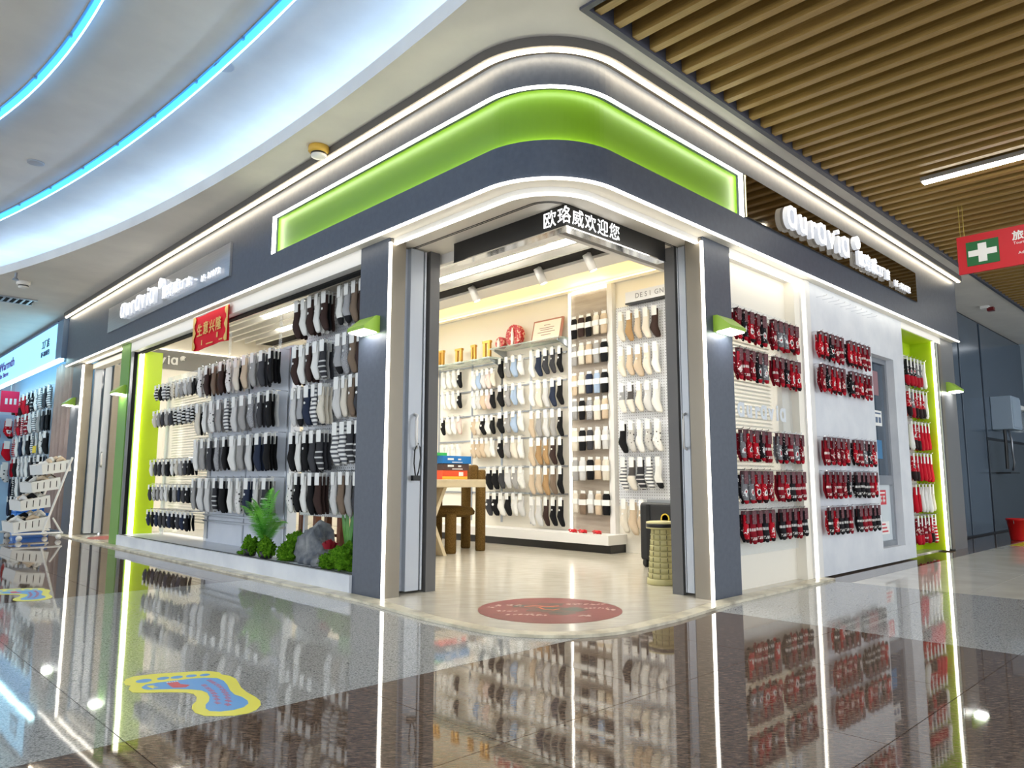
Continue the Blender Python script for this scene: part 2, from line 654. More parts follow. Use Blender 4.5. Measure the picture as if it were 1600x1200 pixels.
sign_letters(t, 'R', [(c, .15, .155) for c in '欧珞威'] + [(c, .105, .11) for c in '工厂店'], 3.88, 1, 2.70, -.13, None, .002, .014)
sign_letters(t, 'R', [(c, .085, .058) for c in '1F-B1072'], 4.82, 1, 2.675, -.125, None, .001, .01)

# LED message board over the entrance
M_LEDTXT = mat('led_message', (255, 255, 255), 0.5, emit=1.5)
t = thing('led_message_board', 'black L-shaped message board with lit white characters over the entrance', 'sign', (.43, .28, 2.27))
MB().strip([(.4, 1.3), (.4, .25), (1.43, .25)], [(.46, 1.3), (.46, .31), (1.43, .31)], 2.275, 2.4115).build('board', M_BLACK, t)
MB().strip([(.395, 1.3), (.395, .245), (1.43, .245)], [(.47, 1.3), (.47, .32), (1.43, .32)], 2.268, 2.2755).build('frame', M_CHROME, t)
for k, ch in enumerate('欧珞威欢迎您'):
    me = text_mesh(ch, .112, 0, .0006).copy()
    bmx = bmesh.new()
    bmx.from_mesh(me)
    u0 = -.19 + k * .119
    for it in range(3):
        es = [e for e in bmx.edges if (e.verts[0].co.x + u0) * (e.verts[1].co.x + u0) < -1e-9]
        if ch != '珞' or not es:
            break
        bmesh.ops.bisect_plane(bmx, geom=bmx.verts[:] + bmx.edges[:] + bmx.faces[:], plane_co=(-u0, 0, 0), plane_no=(1, 0, 0))
        break
    for v in bmx.verts:
        u = v.co.x + u0
        v.co = Vector((.397, .25 - u, v.co.z + 2.305)) if u < 0 else Vector((.4 + u, .247, v.co.z + 2.305))
    for v in bmx.verts:
        v.co -= t.location
    bmx.to_mesh(me)
    bmx.free()
    me.materials.append(M_LEDTXT)
    q = bpy.data.objects.new('character', me)
    COL.objects.link(q)
    q.parent = t

# ------------------------------------------------------------------ pillars, doors, posts
def swap(mb):
    mb.v = [(y, x, z) for x, y, z in mb.v]
    mb.f = [tuple(reversed(f)) for f in mb.f]
    return mb


def entrance_side(sw, pill_label, door_label, post_label, n):
    def fx(m):
        if sw:      # the right-hand door stack is shallower
            m.v = [(x if x <= .136 else (.136 + (x - .136) * .48 if x <= .39 else x - .132), y, z) for x, y, z in m.v]
            swap(m)
        return m

    p = fx(MB().box(0, .135, 1.505, 1.855, 0.01, 2.412)).build('pillar', M_SLATE)
    struct(p, pill_label)
    fx(MB().box(.012, .135, 1.499, 1.505, 0.012, 2.405)).build('jamb', M_TAUPE, p)
    fx(MB().box(-.004, .012, 1.486, 1.505, 0.014, 2.378)).build('led_strip', M_LED, p)
    d = fx(MB().box(.15, .225, 1.60, 1.72, .03, 2.40)).build('door_%d' % n, M_ALU)
    struct(d, door_label)
    fx(MB().box(.225, .335, 1.56, 1.72, .03, 2.40)).build('stile', M_ALU, d)
    fx(MB().box(.335, .348, 1.575, 1.72, .03, 2.40)).build('rubber_seal', M_BLACK, d)
    fx(MB().box(.348, .362, 1.56, 1.72, .03, 2.40)).build('stile', M_ALU, d)
    h = [(.28, 1.56, 1.22), (.275, 1.525, 1.21), (.265, 1.515, 1.17), (.262, 1.513, 1.09), (.265, 1.515, 1.03), (.275, 1.525, .99), (.28, 1.56, .98)]
    fx(MB().tube(h, .011, 8)).build('handle', M_WHITE, d, True)
    if not sw:
        cpts = [(.275, 1.52, 1.01), (.25, 1.51, .97), (.245, 1.51, .88), (.258, 1.51, .80), (.27, 1.51, .79), (.285, 1.51, .83), (.3, 1.51, .92), (.295, 1.512, .99), (.28, 1.515, 1.02)]
        lk = MB().tube(cpts, .005, 6).build('cable_lock', M_BLACK, None, True)
        tag(lk, 'black cable lock looped through the left door handle', 'lock')
        MB().box(.235, .29, 1.50, 1.53, .765, .80).build('lock_body', M_BLACK, lk)
    q = fx(MB().box(.39, .475, 1.55, 1.84, .012, 2.412)).build('trim_%d' % (n + 1), M_SLATE2)
    struct(q, post_label)


entrance_side(False, 'slate pillar left of the entrance with a light strip', 'stacked white sliding door left of the entrance', 'dark inner post left of the entrance', 1)
entrance_side(True, 'slate pillar right of the entrance with a light strip', 'stacked white sliding door right of the entrance', 'dark inner post right of the entrance', 2)


def wall_lamp(label, face, u, z):
    t = thing('wall_lamp', label, 'lamp', (0, u, z) if face == 'L' else (u, 0, z), 'green wedge wall lamps')
    mb = MB()
    prof = [(0, 0), (0, .115), (-.03, .115), (-.125, .035), (-.125, .012)]
    n = len(prof)
    vs = [(-.105, y, zz) for y, zz in prof] + [(.105, y, zz) for y, zz in prof]
    fs = [tuple(range(n)), tuple(range(2 * n - 1, n - 1, -1))] + [(i, n + i, n + (i + 1) % n, (i + 1) % n) for i in range(n - 1)]
    mb.add(vs, fs)
    mb.add([(-.105, 0, 0), (.105, 0, 0), (.105, -.125, .012), (-.105, -.125, .012)], [(0, 1, 2, 3)])
    le = MB().add([(-.095, -.018, -.001), (.095, -.018, -.001), (.095, -.118, .008), (-.095, -.118, .008), (-.095, -.018, .004), (.095, -.018, .004), (.095, -.118, .013), (-.095, -.118, .013)],
                  [(0, 1, 2, 3), (7, 6, 5, 4), (0, 4, 5, 1), (1, 5, 6, 2), (2, 6, 7, 3), (3, 7, 4, 0)])
    for m_, nm, mm in ((mb, 'shade', M_LAMPG), (le, 'lens', M_LAMPL)):
        if face == 'L':
            m_.xform(Matrix.Rotation(-PI / 2, 4, 'Z'))
        me = m_.mesh(nm)
        me.materials.append(mm)
        q = bpy.data.objects.new(nm, me)
        COL.objects.link(q)
        q.parent = t
        if nm == 'lens':
            q.location = (-.002, 0, -.004) if face == 'L' else (0, -.002, -.004)
    return t


M_LAMPG = mat('lamp_green', (150, 190, 60), 0.4)
M_LAMPL = mat('lamp_lens', (255, 255, 255), 0.4, emit=16.0)
wall_lamp('green wedge lamp on the slate pillar left of the entrance', 'L', 1.70, 1.765)
wall_lamp('green wedge lamp on the slate pillar right of the entrance', 'R', 1.71, 1.765)
wall_lamp('green wedge lamp on the green post', 'L', 7.10, 1.79)
wall_lamp('green wedge lamp beside the curtain, far left', 'L', 9.40, 1.82)
wall_lamp('green wedge lamp on the far right grey pillar', 'R', 6.83, 1.79)

# ------------------------------------------------------------------ left window
o = MB().box(-.02, .56, 1.855, 6.93, .012, .13).build('trim_4', noisy('plinth_white', (232, 235, 240), (214, 218, 226), 2.5, .4, kind='World'))
struct(o, 'white plinth under the left display window')
MB().box(.005, .02, 1.86, 6.9, .13, .136).build('glass_channel', M_BLACK, o)
o = MB().box(0, .07, 1.856, 6.93, 2.30, 2.411).build('trim_5', M_WHITE)
struct(o, 'white header beam over the left display window')
MB().box(.07, .128, 1.856, 6.93, 2.285, 2.411).build('shadow_gap', M_VOID, o)
MB().box(.13, .24, 1.856, 9.1, 2.335, 2.411).build('inner_soffit', M_WARMWHITE, o)
p = MB().box(-.01, .09, 6.93, 7.25, .012, 2.411).build('pillar', M_LEAFGREEN)
struct(p, 'green post between the left window and far doorway')
MB().box(.09, .37, 6.93, 6.97, .012, 2.33).build('side_wall', M_LIME, p)
MB().box(.0, .03, 6.90, 6.93, .13, 2.30).build('track', M_STEEL, p)
MB().box(.03, .07, 6.895, 6.93, .13, 2.30).build('track_gap', M_VOID, p)
MB().box(.10, .145, 6.895, 6.93, .135, 2.30).build('led_strip', M_LED, p)

# ------------------------------------------------------------------ far left doorway
p = MB().box(0, .135, 9.06, 9.55, .012, 2.411).build('pillar', M_SLATE2)
struct(p, 'grey pillar at the far left end of the shop')
MB().box(-.006, .02, 9.03, 9.06, .014, 2.38).build('led_strip', M_LED, p)
MB().box(.02, .135, 9.05, 9.06, .014, 2.40).build('jamb', M_TAUPE, p)
MB().box(.03, .05, 7.25, 9.03, 2.40, 2.409).build('led_strip', M_LED, p)
d = MB().box(.15, .24, 8.98, 9.04, .03, 2.38).build('door_3', M_ALU)
struct(d, 'white framed sliding door in the far left doorway')
MB().box(.24, .27, 8.99, 9.04, .03, 2.38).build('glass', M_DARKGLASS, d)
MB().box(.27, .36, 8.96, 9.04, .03, 2.38).build('stile', M_ALU, d)
MB().tube([(.3, 8.96, 1.15), (.29, 8.92, 1.12), (.29, 8.92, .98), (.3, 8.96, .95)], .012, 8).build('handle', M_WHITE, d, True)
o = MB().box(.37, .5, 8.9, 9.05, .012, 2.411).build('trim_6', M_TAUPE)
struct(o, 'taupe post inside the far left doorway')
rs = [(-.02 + .3 + .28 * math.cos(a), 8.15 + .36 * math.sin(a)) for a in [2 * PI * i / 28 for i in range(28)]]
rg = MB().prism(rs, .0125, .014).build('floor_sticker', mat('faded_red', (176, 96, 88), .5))
tag(rg, 'faded red round sticker on the floor of the far left doorway', 'sticker')

# ------------------------------------------------------------------ shop shell
o = MB().box(3.62, 3.72, .1, 9.2, .012, 3.2).build('wall_back', M_WARMWHITE)
struct(o, 'cream back wall inside the shop')
wf = MB().box(.5, 3.62, 9.1, 9.2, .012, 3.2).build('wall_far', M_WARMWHITE)
struct(wf, 'cream end wall deep inside the shop')
MB().box(.9, 3.6, 9.085, 9.1, 2.45, 2.74).build('sign_band', mat('band_grey', (128, 126, 122), .5), wf)
MB().box(.9, 3.6, 9.07, 9.1, 2.745, 2.757).build('led_strip', mat('led_dim', (255, 248, 232), .4, emit=1.6), wf)
for k, (ch, u) in enumerate((('v', 1.03), ('i', 1.14), ('ɑ', 1.19), ('®', 1.335))):
    me = text_mesh(ch, .19 if ch != '®' else .11, .006, .006)
    place_text('letter', me, M_PAPER, (u, 9.075, 2.53 if ch != '®' else 2.59), 'R', wf)
o = MB().box(3.13, 6.5, .30, .42, .012, 3.2).build('wall_side', M_WARMWHITE)
struct(o, 'inner face of the right-hand shop wall')

# interior ceiling: upper plane, blades, light panels, dark slot, soffit
ci = MB().box(.24, 3.72, .42, 9.2, 3.17, 3.199).build('ceiling', mat('ceiling_grey', (206, 204, 198), .7))
struct(ci, 'white bladed ceiling with light panels inside the shop')
bl = MB().box(-.02, .02, 0, 8.55, 0, .13).mesh('blade')
bl.materials.append(M_WHITE)
for k in range(11):
    q = bpy.data.objects.new('blade', bl)
    COL.objects.link(q)
    q.parent = ci
    q.location = (.64 + .19 * k, .5, 3.0)
MB().box(2.57, 2.82, .5, 9.05, 3.02, 3.169).build('black_slot', M_VOID, ci)
MB().box(2.82, 3.12, .5, 9.05, 2.99, 3.17).build('soffit', M_WHITE, ci)
MB().box(3.12, 3.62, .5, 9.05, 3.03, 3.17).build('cove_soffit', mat('cove_glow_yellow', (252, 230, 170), .6, emit=.5), ci)  # even yellow cove light put into the soffit's own colour and emission
MB().box(3.12, 3.135, .5, 9.05, 3.0, 3.03).build('cove_bead', M_WHITE, ci)
MB().box(3.585, 3.619, .5, 9.05, 2.955, 2.985).build('cove_trim', M_WHITE, ci)
MB().box(3.59, 3.615, .5, 9.05, 2.986, 2.998).build('cove_light', M_LEDC, ci)
for (x, y0, y1) in [(2.255, .9, 2.1), (2.255, 2.56, 3.85), (2.255, 4.5, 5.8), (2.255, 6.4, 7.7), (1.685, .8, 1.9), (1.685, 2.5, 3.7), (1.685, 4.7, 5.5), (1.685, 5.95, 7.0), (1.115, 1.0, 2.2), (1.115, 3.0, 4.2), (1.115, 4.9, 6.1), (1.115, 6.6, 7.8)]:
    MB().box(x - .075, x + .075, y0, y1, 3.01, 3.03).build('light_panel', M_PANEL, ci)


def spot(y, label):
    t = thing('track_spot', label, 'lamp', (2.70, y, 3.02), 'white track spots in the black ceiling slot')
    MB().tube([(2.70, y, 3.02), (2.70, y, 2.98)], .012, 8).build('stem', M_WHITE, t)
    d = Vector((.35, -.25, -1)).normalized()
    c = Vector((2.70, y, 2.96))
    bd = MB().tube([c - d * .045, c + d * .13], .045, 16).build('body', M_WHITE, t, True)
    MB().tube([c + d * .131, c + d * .134], .036, 16).build('lens', M_LEDS, bd)


for y, l in ((3.75, 'white track spot nearest the dark left post in the ceiling slot'), (2.68, 'white track spot in the middle of the three over the entrance view'),
             (2.0, 'white track spot closest to the message board corner'), (5.6, 'white track spot seen through the left window, left one'), (6.6, 'white track spot seen through the left window, beyond the other')):
    spot(y, l)

# back wall fittings
lg = MB().box(3.30, 3.62, 2.28, 6.2, .10, .20).build('wall_ledge', M_WHITE)
tag(lg, 'long white ledge along the foot of the back wall', 'ledge')
MB().box(3.36, 3.62, 2.30, 6.2, .012, .10).build('kick_board', mat('kick_black', (38, 37, 36), .4), lg)
cp = thing('wall_column', 'grey wood-look sock column framed by light strips', 'display', (3.56, 2.7, .2))
MB().box(3.585, 3.619, 2.45, 3.0, .2, 2.93).build('back_panel', noisy('grey_veneer', (176, 164, 150), (158, 146, 132), 3, .5, sc=(1, 1, 8), kind='World'), cp)
MB().box(3.57, 3.619, 3.0, 3.05, .2, 2.95).build('frame', M_WHITE, cp)
MB().box(3.56, 3.57, 3.0, 3.025, .2, 2.94).build('led_strip', M_LED, cp)
MB().box(3.56, 3.619, 2.44, 3.0, 2.925, 2.94).build('led_strip', M_LEDS, cp)
MB().box(3.55, 3.619, 2.38, 2.45, .2, 2.95).build('frame', M_WHITE, cp)
pb2 = MB().box(3.60, 3.619, 1.2, 2.36, .5, 2.66).build('peg_board', M_PEGW)
tag(pb2, 'perforated white board on the back wall right of the column', 'board')
ds = thing('wall_sign', 'glossy white lettered board above the perforated wall board', 'sign', (3.55, 1.7, 2.68))
MB().box(3.52, 3.60, 1.2, 2.17, 2.67, 2.79).build('board', mat('gloss_white', (236, 238, 244), .15), ds)
MB().box(3.515, 3.60, 1.2, 2.17, 2.655, 2.67).build('edge', M_BLACK, ds)
for k, ch in enumerate('DESIGN'):
    place_text('letter', text_mesh(ch, .075, 0, .001), mat('grey_print', (150, 152, 160), .5), (3.517, 2.04 - k * .062, 2.705), 'L', ds)

def glass_shelf(y0, y1, z, label):
    t = thing('glass_shelf', label, 'shelf', (3.48, (y0 + y1) / 2, z))
    MB().box(3.36, 3.618, y0, y1, z, z + .012).build('glass', M_GLASSEDGE, t)
    for y in (y0 + .06, y1 - .06):
        MB().add([(3.61, y - .008, z - .1), (3.61, y + .008, z - .1), (3.61, y + .008, z), (3.61, y - .008, z), (3.40, y - .008, z - .02), (3.40, y + .008, z - .02), (3.40, y + .008, z), (3.40, y - .008, z)],
                 [(0, 1, 2, 3), (7, 6, 5, 4), (0, 4, 5, 1), (1, 5, 6, 2), (2, 6, 7, 3), (3, 7, 4, 0)]).build('bracket', M_STEEL, t)


glass_shelf(3.0, 4.2, 2.40, 'upper glass shelf holding the framed certificate')
glass_shelf(4.16, 5.6, 2.30, 'lower glass shelf holding the gold trophies')
t = thing('certificate', 'framed certificate leaning on the upper glass shelf', 'frame', (3.52, 3.34, 2.413))
fr = MB().box(-.012, .012, -.24, .24, 0, .28)
M_FRAMEW = mat('copper_frame', (168, 112, 92), .4)
rot = Matrix.Translation((3.50, 3.34, 2.413)) @ Matrix.Rotation(.22, 4, 'Y')
fr.xform(rot).build('frame', M_FRAMEW, t)
MB().box(-.016, -.0125, -.218, .218, .022, .258).xform(rot).build('sheet', mat('certificate_paper', (240, 226, 206), .6), t)
g = MB()
for zz, w in ((.2, .05), (.165, .12), (.14, .1), (.11, .14), (.075, .08)):
    g.box(-.018, -.016, -w, w, zz, zz + .008)
g.xform(rot).build('print_lines', mat('print_brown', (150, 120, 104), .6), t)


def ornament(y, r, label):
    t = thing('round_ornament', label, 'ornament', (3.48, y, 2.412))
    m = mat('red_lacquer', (196, 30, 38), .4)
    nt, N, L, b = nodes(m)
    if not any(n.type == 'TEX_VORONOI' for n in N):
        v = nt.nodes.new('ShaderNodeTexVoronoi')
        v.inputs['Scale'].default_value = 38
        L.new(coords(nt), v.inputs['Vector'])
        L.new(ramp(nt, v.outputs['Distance'], [(.62, lin(186, 20, 28)), (.74, lin(236, 190, 160))]), b.inputs['Base Color'])
    n = 20
    poly = [(r * math.cos(2 * PI * i / n), r * math.sin(2 * PI * i / n)) for i in range(n)]
    MB().prism(poly, -.035, .035).xform(Matrix.Translation((3.48, y, 2.412 + r)) @ Matrix.Rotation(PI / 2, 4, 'Y')).build('disc', m, t)
    MB().lathe([(.012, 0), (.02, r * .5), (.018, r * 1.1), (.006, r * 1.7)], (3.43, y, 2.413), 10).build('figure', M_PAPER, t, True)


ornament(3.84, .135, 'larger red patterned round ornament on the upper glass shelf')
ornament(4.09, .075, 'smaller red patterned round ornament on the upper glass shelf')
M_TROPHY = mat('trophy_gold', (196, 148, 66), .3, .7)
for k, (y, w, h, lb) in enumerate(((5.30, .06, .2, 'gold trophy nearest the dark post on the lower glass shelf'), (4.92, .07, .18, 'squat gold trophy, second from the left on the lower shelf'),
                                   (4.62, .045, .19, 'slim gold trophy, third from the left on the lower shelf'), (4.36, .075, .21, 'gold arch trophy beside the upper glass shelf'))):
    t = thing('trophy', lb, 'trophy', (3.48, y, 2.312), 'gold trophies on the lower glass shelf')
    MB().box(3.45, 3.51, y - w, y + w, 2.312, 2.34).build('base', M_PAPER, t)
    MB().box(3.465, 3.495, y - w * .9, y - w * .3, 2.34, 2.312 + h).build('column', M_TROPHY, t)
    MB().box(3.465, 3.495, y + w * .3, y + w * .9, 2.34, 2.312 + h).build('column', M_TROPHY, t)
    MB().box(3.46, 3.50, y - w, y + w, 2.312 + h, 2.312 + h + .03).build('crown', M_TROPHY, t)
for k, (y, lb) in enumerate(((2.86, 'dark red knot ornament, leftmost on the white ledge'), (2.72, 'bright red bow ornament in the middle of the white ledge'), (2.52, 'bright red bow ornament at the right end of the white ledge'))):
    t = thing('red_ornament', lb, 'ornament', (3.42, y, .201))
    m = mat('red_cord', (220, 30, 40), .5)
    MB().lathe([(.004, 0), (.03, .008), (.034, .02), (.02, .034), (.003, .038)], (3.42, y, .201), 12).build('knot', m, t, True)
    for s in (-1, 1):
        MB().tube([(3.42, y, .22), (3.41, y + s * .03, .235), (3.41, y + s * .06, .225), (3.42, y + s * .05, .208), (3.42, y + s * .02, .212)], .008, 6).build('loop', m, t, True)

# ------------------------------------------------------------------ socks
SK = {}


def sock_mat(code, name, base, pattern='solid', c2=(240, 240, 240), c3=None):
    m = mat('sock_' + name.replace(' ', '_'), base, .85, spec=.2)
    nt, N, L, b = nodes(m)
    vec = coords(nt)
    sep = nt.nodes.new('ShaderNodeSeparateXYZ')
    L.new(vec, sep.inputs[0])
    x, z = sep.outputs['X'], sep.outputs['Z']
    c = lin(*base)
    if pattern == 'stripe':
        f = mathn(nt, 'GREATER_THAN', mathn(nt, 'FRACT', mathn(nt, 'MULTIPLY', z, 1 / .034)), .55)
        c = mixc(nt, f, c, lin(*c2))
    elif pattern == 'lowstripe':
        f = mathn(nt, 'GREATER_THAN', mathn(nt, 'FRACT', mathn(nt, 'MULTIPLY', z, 1 / .045)), .72)
        f = mathn(nt, 'MULTIPLY', f, mathn(nt, 'LESS_THAN', z, -.17))
        c = mixc(nt, f, c, lin(*c2))
    elif pattern == 'dots':
        v = nt.nodes.new('ShaderNodeTexVoronoi')
        v.inputs['Scale'].default_value = 30
        L.new(vec, v.inputs['Vector'])
        c = mixc(nt, mathn(nt, 'LESS_THAN', v.outputs['Distance'], .26), c, lin(*c2))
    elif pattern == 'toe':
        c = mixc(nt, mathn(nt, 'LESS_THAN', z, -.275), c, lin(*c2))
    elif pattern == 'twotone':
        c = mixc(nt, mathn(nt, 'LESS_THAN', z, -.19), c, lin(*c2))
    elif pattern == 'heather':
        f = noise(nt, vec, 160, 3)
        c = ramp(nt, f, [(.35, lin(*base)), (.65, lin(*c2))])
    elif pattern == 'xmas':
        oi = nt.nodes.new('ShaderNodeObjectInfo')
        ad = nt.nodes.new('ShaderNodeVectorMath')
        ad.operation = 'ADD'
        L.new(vec, ad.inputs[0])
        cb = nt.nodes.new('ShaderNodeCombineXYZ')
        L.new(mathn(nt, 'MULTIPLY', oi.outputs['Random'], 9.0), cb.inputs[0])
        L.new(cb.outputs[0], ad.inputs[1])
        f1 = noise(nt, ad.outputs[0], 34, 2)
        dz = mathn(nt, 'ADD', z, .148)
        d2 = mathn(nt, 'ADD', mathn(nt, 'MULTIPLY', x, x), mathn(nt, 'MULTIPLY', dz, dz))
        d = mathn(nt, 'ADD', mathn(nt, 'SQRT', d2), mathn(nt, 'MULTIPLY', mathn(nt, 'SUBTRACT', f1, .5), .07))
        c = mixc(nt, mathn(nt, 'LESS_THAN', d, .023), c, lin(*c2))
        c = mixc(nt, mathn(nt, 'LESS_THAN', d, .010), c, lin(*(c3 or base)))
        f2 = noise(nt, ad.outputs[0], 60, 1)
        c = mixc(nt, mathn(nt, 'GREATER_THAN', f2, .66), c, lin(*c2))
        c = mixc(nt, mathn(nt, 'LESS_THAN', z, -.202), c, lin(*(c3 or (30, 24, 26))))
    elif pattern == 'fairisle':
        a = mathn(nt, 'FRACT', mathn(nt, 'MULTIPLY', z, 1 / .06))
        bb = mathn(nt, 'FRACT', mathn(nt, 'MULTIPLY', x, 1 / .018))
        f = mathn(nt, 'MULTIPLY', mathn(nt, 'GREATER_THAN', a, .68), mathn(nt, 'GREATER_THAN', bb, .42))
        f = mathn(nt, 'MULTIPLY', f, mathn(nt, 'LESS_THAN', z, -.11))
        c = mixc(nt, f, c, lin(*c2))
    if hasattr(c, 'is_output'):
        L.new(c, b.inputs['Base Color'])
    wv = nt.nodes.new('ShaderNodeTexWave')
    wv.inputs['Scale'].default_value = 70
    wv.inputs['Distortion'].default_value = .3
    L.new(vec, wv.inputs['Vector'])
    bump(nt, b, wv.outputs['Fac'], .25, .003)
    SK[code] = (m, name)


for a in [('w', 'white', (236, 235, 230)), ('c', 'cream', (226, 218, 202)), ('l', 'light grey', (212, 211, 209)), ('g', 'mid grey', (164, 162, 160)),
          ('d', 'charcoal', (66, 66, 70)), ('k', 'black', (24, 24, 26)), ('n', 'navy', (44, 52, 72)), ('b', 'dark brown', (62, 46, 42)), ('t', 'taupe', (128, 110, 94)),
          ('e', 'beige', (206, 186, 160)), ('f', 'camel', (176, 142, 100)), ('u', 'pale blue', (168, 188, 214)), ('o', 'pale pink', (230, 206, 196)),
          ('s', 'white and grey striped', (232, 231, 228), 'stripe', (96, 98, 104)), ('r', 'black and white striped', (28, 28, 30), 'stripe', (226, 226, 224)),
          ('m', 'charcoal striped', (58, 58, 62), 'lowstripe', (206, 206, 204)), ('p', 'white speckled', (234, 232, 228), 'dots', (60, 58, 58)),
          ('q', 'grey speckled', (196, 194, 190), 'dots', (84, 82, 82)), ('h', 'grey heather', (128, 128, 132), 'heather', (184, 184, 186)),
          ('W', 'white black-toed', (232, 231, 226), 'toe', (30, 30, 32)), ('L', 'grey black-toed', (170, 170, 172), 'toe', (28, 28, 30)),
          ('T', 'grey and cream two-tone', (150, 150, 152), 'twotone', (228, 224, 214)), ('D', 'charcoal and cream two-tone', (84, 80, 78), 'twotone', (222, 216, 204)),
          ('X', 'red patterned', (186, 16, 36), 'xmas', (238, 232, 228), (40, 26, 28)), ('Y', 'dark red patterned', (124, 14, 30), 'xmas', (226, 214, 208), (190, 24, 44)),
          ('Z', 'black patterned', (30, 28, 32), 'xmas', (232, 230, 228), (180, 20, 40)), ('V', 'grey patterned', (122, 122, 126), 'xmas', (236, 236, 234), (170, 22, 40)),
          ('Q', 'dark red knitted-motif', (138, 20, 36), 'fairisle', (232, 226, 220)), ('K', 'black knitted-motif', (34, 32, 36), 'fairisle', (228, 226, 222)),
          ('R', 'bright red', (196, 18, 40)), ('S', 'red and white striped', (200, 20, 44), 'stripe', (236, 226, 224))]:
    sock_mat(*a)

# outlines: (z, left, right, half thickness)
PROF = {
    'crew': [(-.035, -.040, .040, .010), (-.10, -.040, .040, .015), (-.16, -.043, .038, .016), (-.20, -.058, .036, .017), (-.225, -.064, .038, .018), (-.25, -.052, .046, .017), (-.285, -.030, .058, .016), (-.315, -.010, .064, .014), (-.335, .012, .056, .008)],
    'ankle': [(-.03, -.032, .030, .009), (-.07, -.033, .030, .013), (-.105, -.046, .030, .015), (-.125, -.047, .036, .015), (-.15, -.028, .044, .014), (-.175, -.010, .047, .012), (-.19, .006, .040, .006)],
    'xmas': [(-.03, -.036, .036, .010), (-.09, -.037, .036, .014), (-.13, -.045, .036, .016), (-.155, -.044, .042, .016), (-.185, -.022, .050, .015), (-.21, -.004, .052, .012), (-.226, .010, .044, .006)],
    'stocking': [(-.03, -.030, .030, .012), (-.10, -.034, .036, .018), (-.17, -.040, .046, .022), (-.23, -.036, .062, .024), (-.28, -.014, .074, .022), (-.305, .014, .066, .010)],
    'folded': [(-.03, -.034, .034, .008), (-.05, -.046, .046, .014), (-.12, -.047, .047, .017), (-.20, -.047, .047, .017), (-.245, -.045, .045, .014), (-.255, -.040, .040, .007)],
}
CARD = {'crew': (.058, -.006, -.105), 'ankle': (.040, -.004, -.058), 'xmas': (.056, -.004, -.092), 'stocking': (.036, .0, -.11), 'folded': (.094, -.095, -.155)}


def sock_geo(kind, lite=False):
    mb = MB()
    pr = PROF[kind]
    fr = (0, .12, .5, .88, 1) if not lite else (0, .5, 1)
    tk = (0, .8, 1, .8, 0) if not lite else (0, 1, 0)
    k = len(fr)
    vs = []
    for z, l, r, t in pr:
        ring = [(l + (r - l) * f, -t * h, z) for f, h in zip(fr, tk)] + [(l + (r - l) * f, t * h * .8, z) for f, h in list(zip(fr, tk))[-2:0:-1]]
        vs += ring
    n = len(vs) // len(pr)
    fs = []
    for i in range(len(pr) - 1):
        for j in range(n):
            j2 = (j + 1) % n
            fs.append((i * n + j, (i + 1) * n + j, (i + 1) * n + j2, i * n + j2))
    fs += [tuple(range(n)), tuple(range((len(pr)) * n - 1, (len(pr) - 1) * n - 1, -1))]
    return mb.add(vs, fs)


SOCKM, CARDM = {}, {}
for kind in PROF:
    me = sock_geo(kind).mesh('sock_' + kind, True)
    me.materials.append(SK['w'][0])
    SOCKM[kind] = me
    w, z0, z1 = CARD[kind]
    tmax = .019 if kind != 'folded' else .0195
    c = MB()
    if kind == 'folded':
        c.box(-w / 2, w / 2, -tmax, .015, z1, z0)
        c.box(-.03, .03, -.003, .003, -.05, 0)
    else:
        c.box(-w / 2, w / 2, -tmax, -tmax + .003, z1, z0)
        c.box(-w / 2, w / 2, -tmax + .003, .012, z0 - .003, z0)
    me = c.mesh('header_card')
    me.materials.append(M_PAPER)
    CARDM[kind] = me
dot = MB().prism([(.011 * math.cos(2 * PI * i / 10), .011 * math.sin(2 * PI * i / 10)) for i in range(10)], 0, .002).xform(Matrix.Rotation(PI / 2, 4, 'X')).mesh('round_sticker')
dot.materials.append(M_PAPER)
hookm = MB().tube([(0, .0, .004), (0, -.08, .004), (0, -.155, .005), (0, -.165, .016)], .0032, 5).mesh('hook')
hookm.materials.append(M_CHROME)
hookshort = MB().tube([(0, .0, .004), (0, -.06, .004), (0, -.085, .005), (0, -.092, .014)], .003, 5).mesh('hook')
hookshort.materials.append(M_CHROME)
ORD = 'first second third fourth fifth sixth seventh eighth ninth tenth eleventh twelfth'.split()


def inst(name, me, parent, loc, rot=0.0, m=None):
    o = bpy.data.objects.new(name, me)
    COL.objects.link(o)
    if parent:
        o.parent = parent
    o.location = loc
    o.rotation_euler = (0, 0, rot)
    if m:
        o.material_slots[0].link = 'OBJECT'
        o.material_slots[0].material = m
    return o


